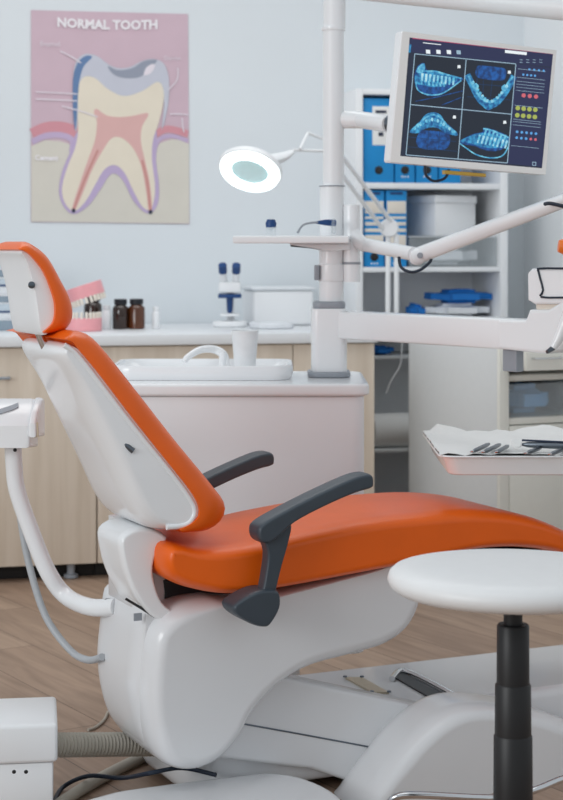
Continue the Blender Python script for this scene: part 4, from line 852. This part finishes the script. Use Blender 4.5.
# ================================================================ instrument tray and instruments
ZY = HC-.435
def tz(px, py, z): d = Vector(((px-PX0)/FPX, 1, -(py-PY0)/FPX)); t = (z-HC)/d.z; return Vector((d.x*t, t, z))
tn = tz(436, 457, ZY); tf = tz(474, 434, ZY)
TY = 3.15
y0 = HC-ZY; Yn = y0*FPX/(456-PY0); Yf = y0*FPX/(434-PY0)
xl = ux(449, Yn); xr = xl+.42
rr = root('instrument_tray', ((xl+xr)/2, (Yn+Yf)/2, ZY-.04), 'white instrument tray with flared rim hanging at the right of the chair', 'tray')
def ring_(dx, z, r=.03): return [Vector((p[0], p[1], z)) for p in rect(xl-dx, xr+dx, Yn-dx, Yf+dx, r)]
g = G(); loftrings(g, [ring_(-.004, ZY-.040), ring_(.0, ZY-.038), ring_(.012, ZY-.002), ring_(.022, ZY), ring_(.021, ZY+.003), ring_(.008, ZY+.0), ring_(-.006, ZY-.012)]); build('body', g, 'white', rr)
g = G(); tube(g, [Vector((xr-.05, (Yn+Yf)/2, ZY-.04)), Vector((xr-.03, (Yn+Yf)/2+.05, ZY+.1)), P(592, 330, 3.62)], .014, 12, 5); build('support_arm', g, 'white', rr)
# crinkled paper liner
nx, ny = 26, 18; vs = []; zl = ZY+.004
for j in range(ny+1):
    for i in range(nx+1):
        x = xl-.02+(xr-xl+.03)*i/nx; y = Yn-.012+(Yf-Yn+.03)*j/ny
        e = min(i, nx-i, j, ny-j); z = zl+.003*(math.sin(i*1.7+j*.9)+math.sin(j*2.3-i*.6)+math.sin(i*.8)*.7)*.35
        if i == 0: z -= .0
        if e == 0: z += .004*abs(math.sin(i*1.1+j*1.9))
        if j >= ny-1 and i > 1: z += .012*max(0, math.sin(i*.45+.6))
        vs.append(Vector((x, y, z)))
fs = [(j*(nx+1)+i, j*(nx+1)+i+1, (j+1)*(nx+1)+i+1, (j+1)*(nx+1)+i) for j in range(ny) for i in range(nx)]
nv = len(vs); g = G(); rim = [i for i in range(nx+1)]+[j*(nx+1)+nx for j in range(1, ny+1)]+[ny*(nx+1)+i for i in range(nx-1, -1, -1)]+[j*(nx+1) for j in range(ny-1, 0, -1)]
g.add(vs+[v-Vector((0, 0, .0012)) for v in vs], fs+[tuple(nv+k for k in f[::-1]) for f in fs]+[(rim[k], rim[(k+1) % len(rim)], nv+rim[(k+1) % len(rim)], nv+rim[k]) for k in range(len(rim))])
tag(build('paper_liner', g, 'paper', ang=25), 'crinkled white paper sheet lining the instrument tray', 'paper sheet')
# instruments lying on the paper
zi = zl+.008
def instrument(a, b, label, name='dental_probe', cat='dental instrument'):
    pa, pb = tz(*a, zi), tz(*b, zi); d = (pb-pa).normalized(); r = root(name, pa, label, cat, 'steel instruments on the tray')
    g = G(); tube(g, [pa, pa.lerp(pb, .15), pa.lerp(pb, .85), pb], [.0025, .0045, .0045, .003], 10, 0); build('handle', g, 'steel', r)
    g = G(); tube(g, [pa+d*.002, pa-d*.02+Vector((0, 0, .002)), pa-d*.03+Vector((.008, 0, .004))], [.0025, .0018, .0008], 8, 4); build('tip', g, 'chrome', r)
instrument((473, 451.5), (489, 444), 'steel probe lying nearest the flared end of the tray')
instrument((484, 452), (500, 444.5), 'steel probe lying second from the flared end of the tray')
instrument((497, 452), (508, 446), 'steel probe lying third from the flared end, beside the mouth mirror')
instrument((527, 453), (541, 447.5), 'steel probe lying across the paper below the mouth mirror handle')
instrument((551, 454), (566, 448), 'steel probe lying closest to the frame edge below the mirror handle')
pa, pb = tz(522, 444.5, zi+.006), tz(585, 446.5, zi+.006)
r = root('mouth_mirror', pa, 'round mouth mirror with dark steel handle lying on the paper liner', 'dental instrument', 'steel instruments on the tray')
g = G(); tube(g, [pa, pa.lerp(pb, .1), pa.lerp(pb, .5), pb], [.003, .006, .007, .006], 10, 0); build('handle', g, 'steel', r)
g = G(); tube(g, [pa+Vector((.0, 0, .009)), pb+Vector((0, 0, .007))], .0022, 8, 0); build('grip_ridge', g, 'ink', r)
g = G(); lathe(g, tz(516, 443.5, zi+.009), [(0, -.003), (.011, -.003), (.013, 0), (.011, .003), (0, .003)], 24, axis=(.1, -.55, .6)); build('mirror_head', g, 'paper', r)

# ================================================================ stool
YS = 2.68; sc_ = Vector((ux(513, YS), YS, 0)); k = YS/FPX
zs = HC-(572-PY0)*k
r = root('stool', sc_, 'round white padded stool on a black gas-lift column', 'stool')
R = 125.5*k
g = G(); lathe(g, sc_, [(0, zs-.030), (R*.8, zs-.030), (R*.93, zs-.028), (R*.985, zs-.020), (R, zs-.011), (R*.985, zs-.002), (R*.95, zs+.004), (R*.8, zs+.009), (R*.5, zs+.012), (0, zs+.013)], 72); build('seat', g, 'seat_white', r)
g = G(); lathe(g, sc_, [(0, zs-.036), (R*.6, zs-.036), (R*.64, zs-.030), (0, zs-.030)], 60); build('seat_base', g, 'black', r)
zz = lambda py: HC-(py-PY0)*k
g = G(); lathe(g, sc_, [(0, zz(626)), (9.5*k, zz(626)), (9.5*k, zs-.036), (0, zs-.036)], 24); build('piston', g, 'black', r)
for a, b, w in ((624, 684, 16.2), (683, 735, 18), (734, 802, 19.4), (800, 880, 20.5)):
    g = G(); lathe(g, sc_, [(0, zz(b)), (w*k*1.02, zz(b)), (w*k, zz(a)-.003), (w*k-.002, zz(a)), (0, zz(a))], 28); build('column_cover', g, 'black', r)
g = G(); lathe(g, sc_, [(0, .07), (.035, .07), (.03, .12), (.026, zz(875)), (0, zz(875))], 24); build('hub', g, 'black', r)
for i in range(5):
    a = 2*math.pi*i/5+.5; e = Vector((math.cos(a), math.sin(a), 0)); g = G()
    tube(g, [sc_+e*.02+Vector((0, 0, .10)), sc_+e*.14+Vector((0, 0, .085)), sc_+e*.25+Vector((0, 0, .065))], [.022, .018, .014], 12, 4); lg = build('leg', g, 'chrome', r)
    g = G(); lathe(g, sc_+e*.245+Vector((-e.y*.02, e.x*.02, .027)), [(0, 0), (.02, 0), (.026, .004), (.026, .016), (.02, .02), (0, .02)], 20, axis=Vector((e.y, -e.x, 0))); tube(g, [sc_+e*.245+Vector((0, 0, .03)), sc_+e*.248+Vector((0, 0, .07))], .006, 8, 0); build('caster', g, 'black', lg)
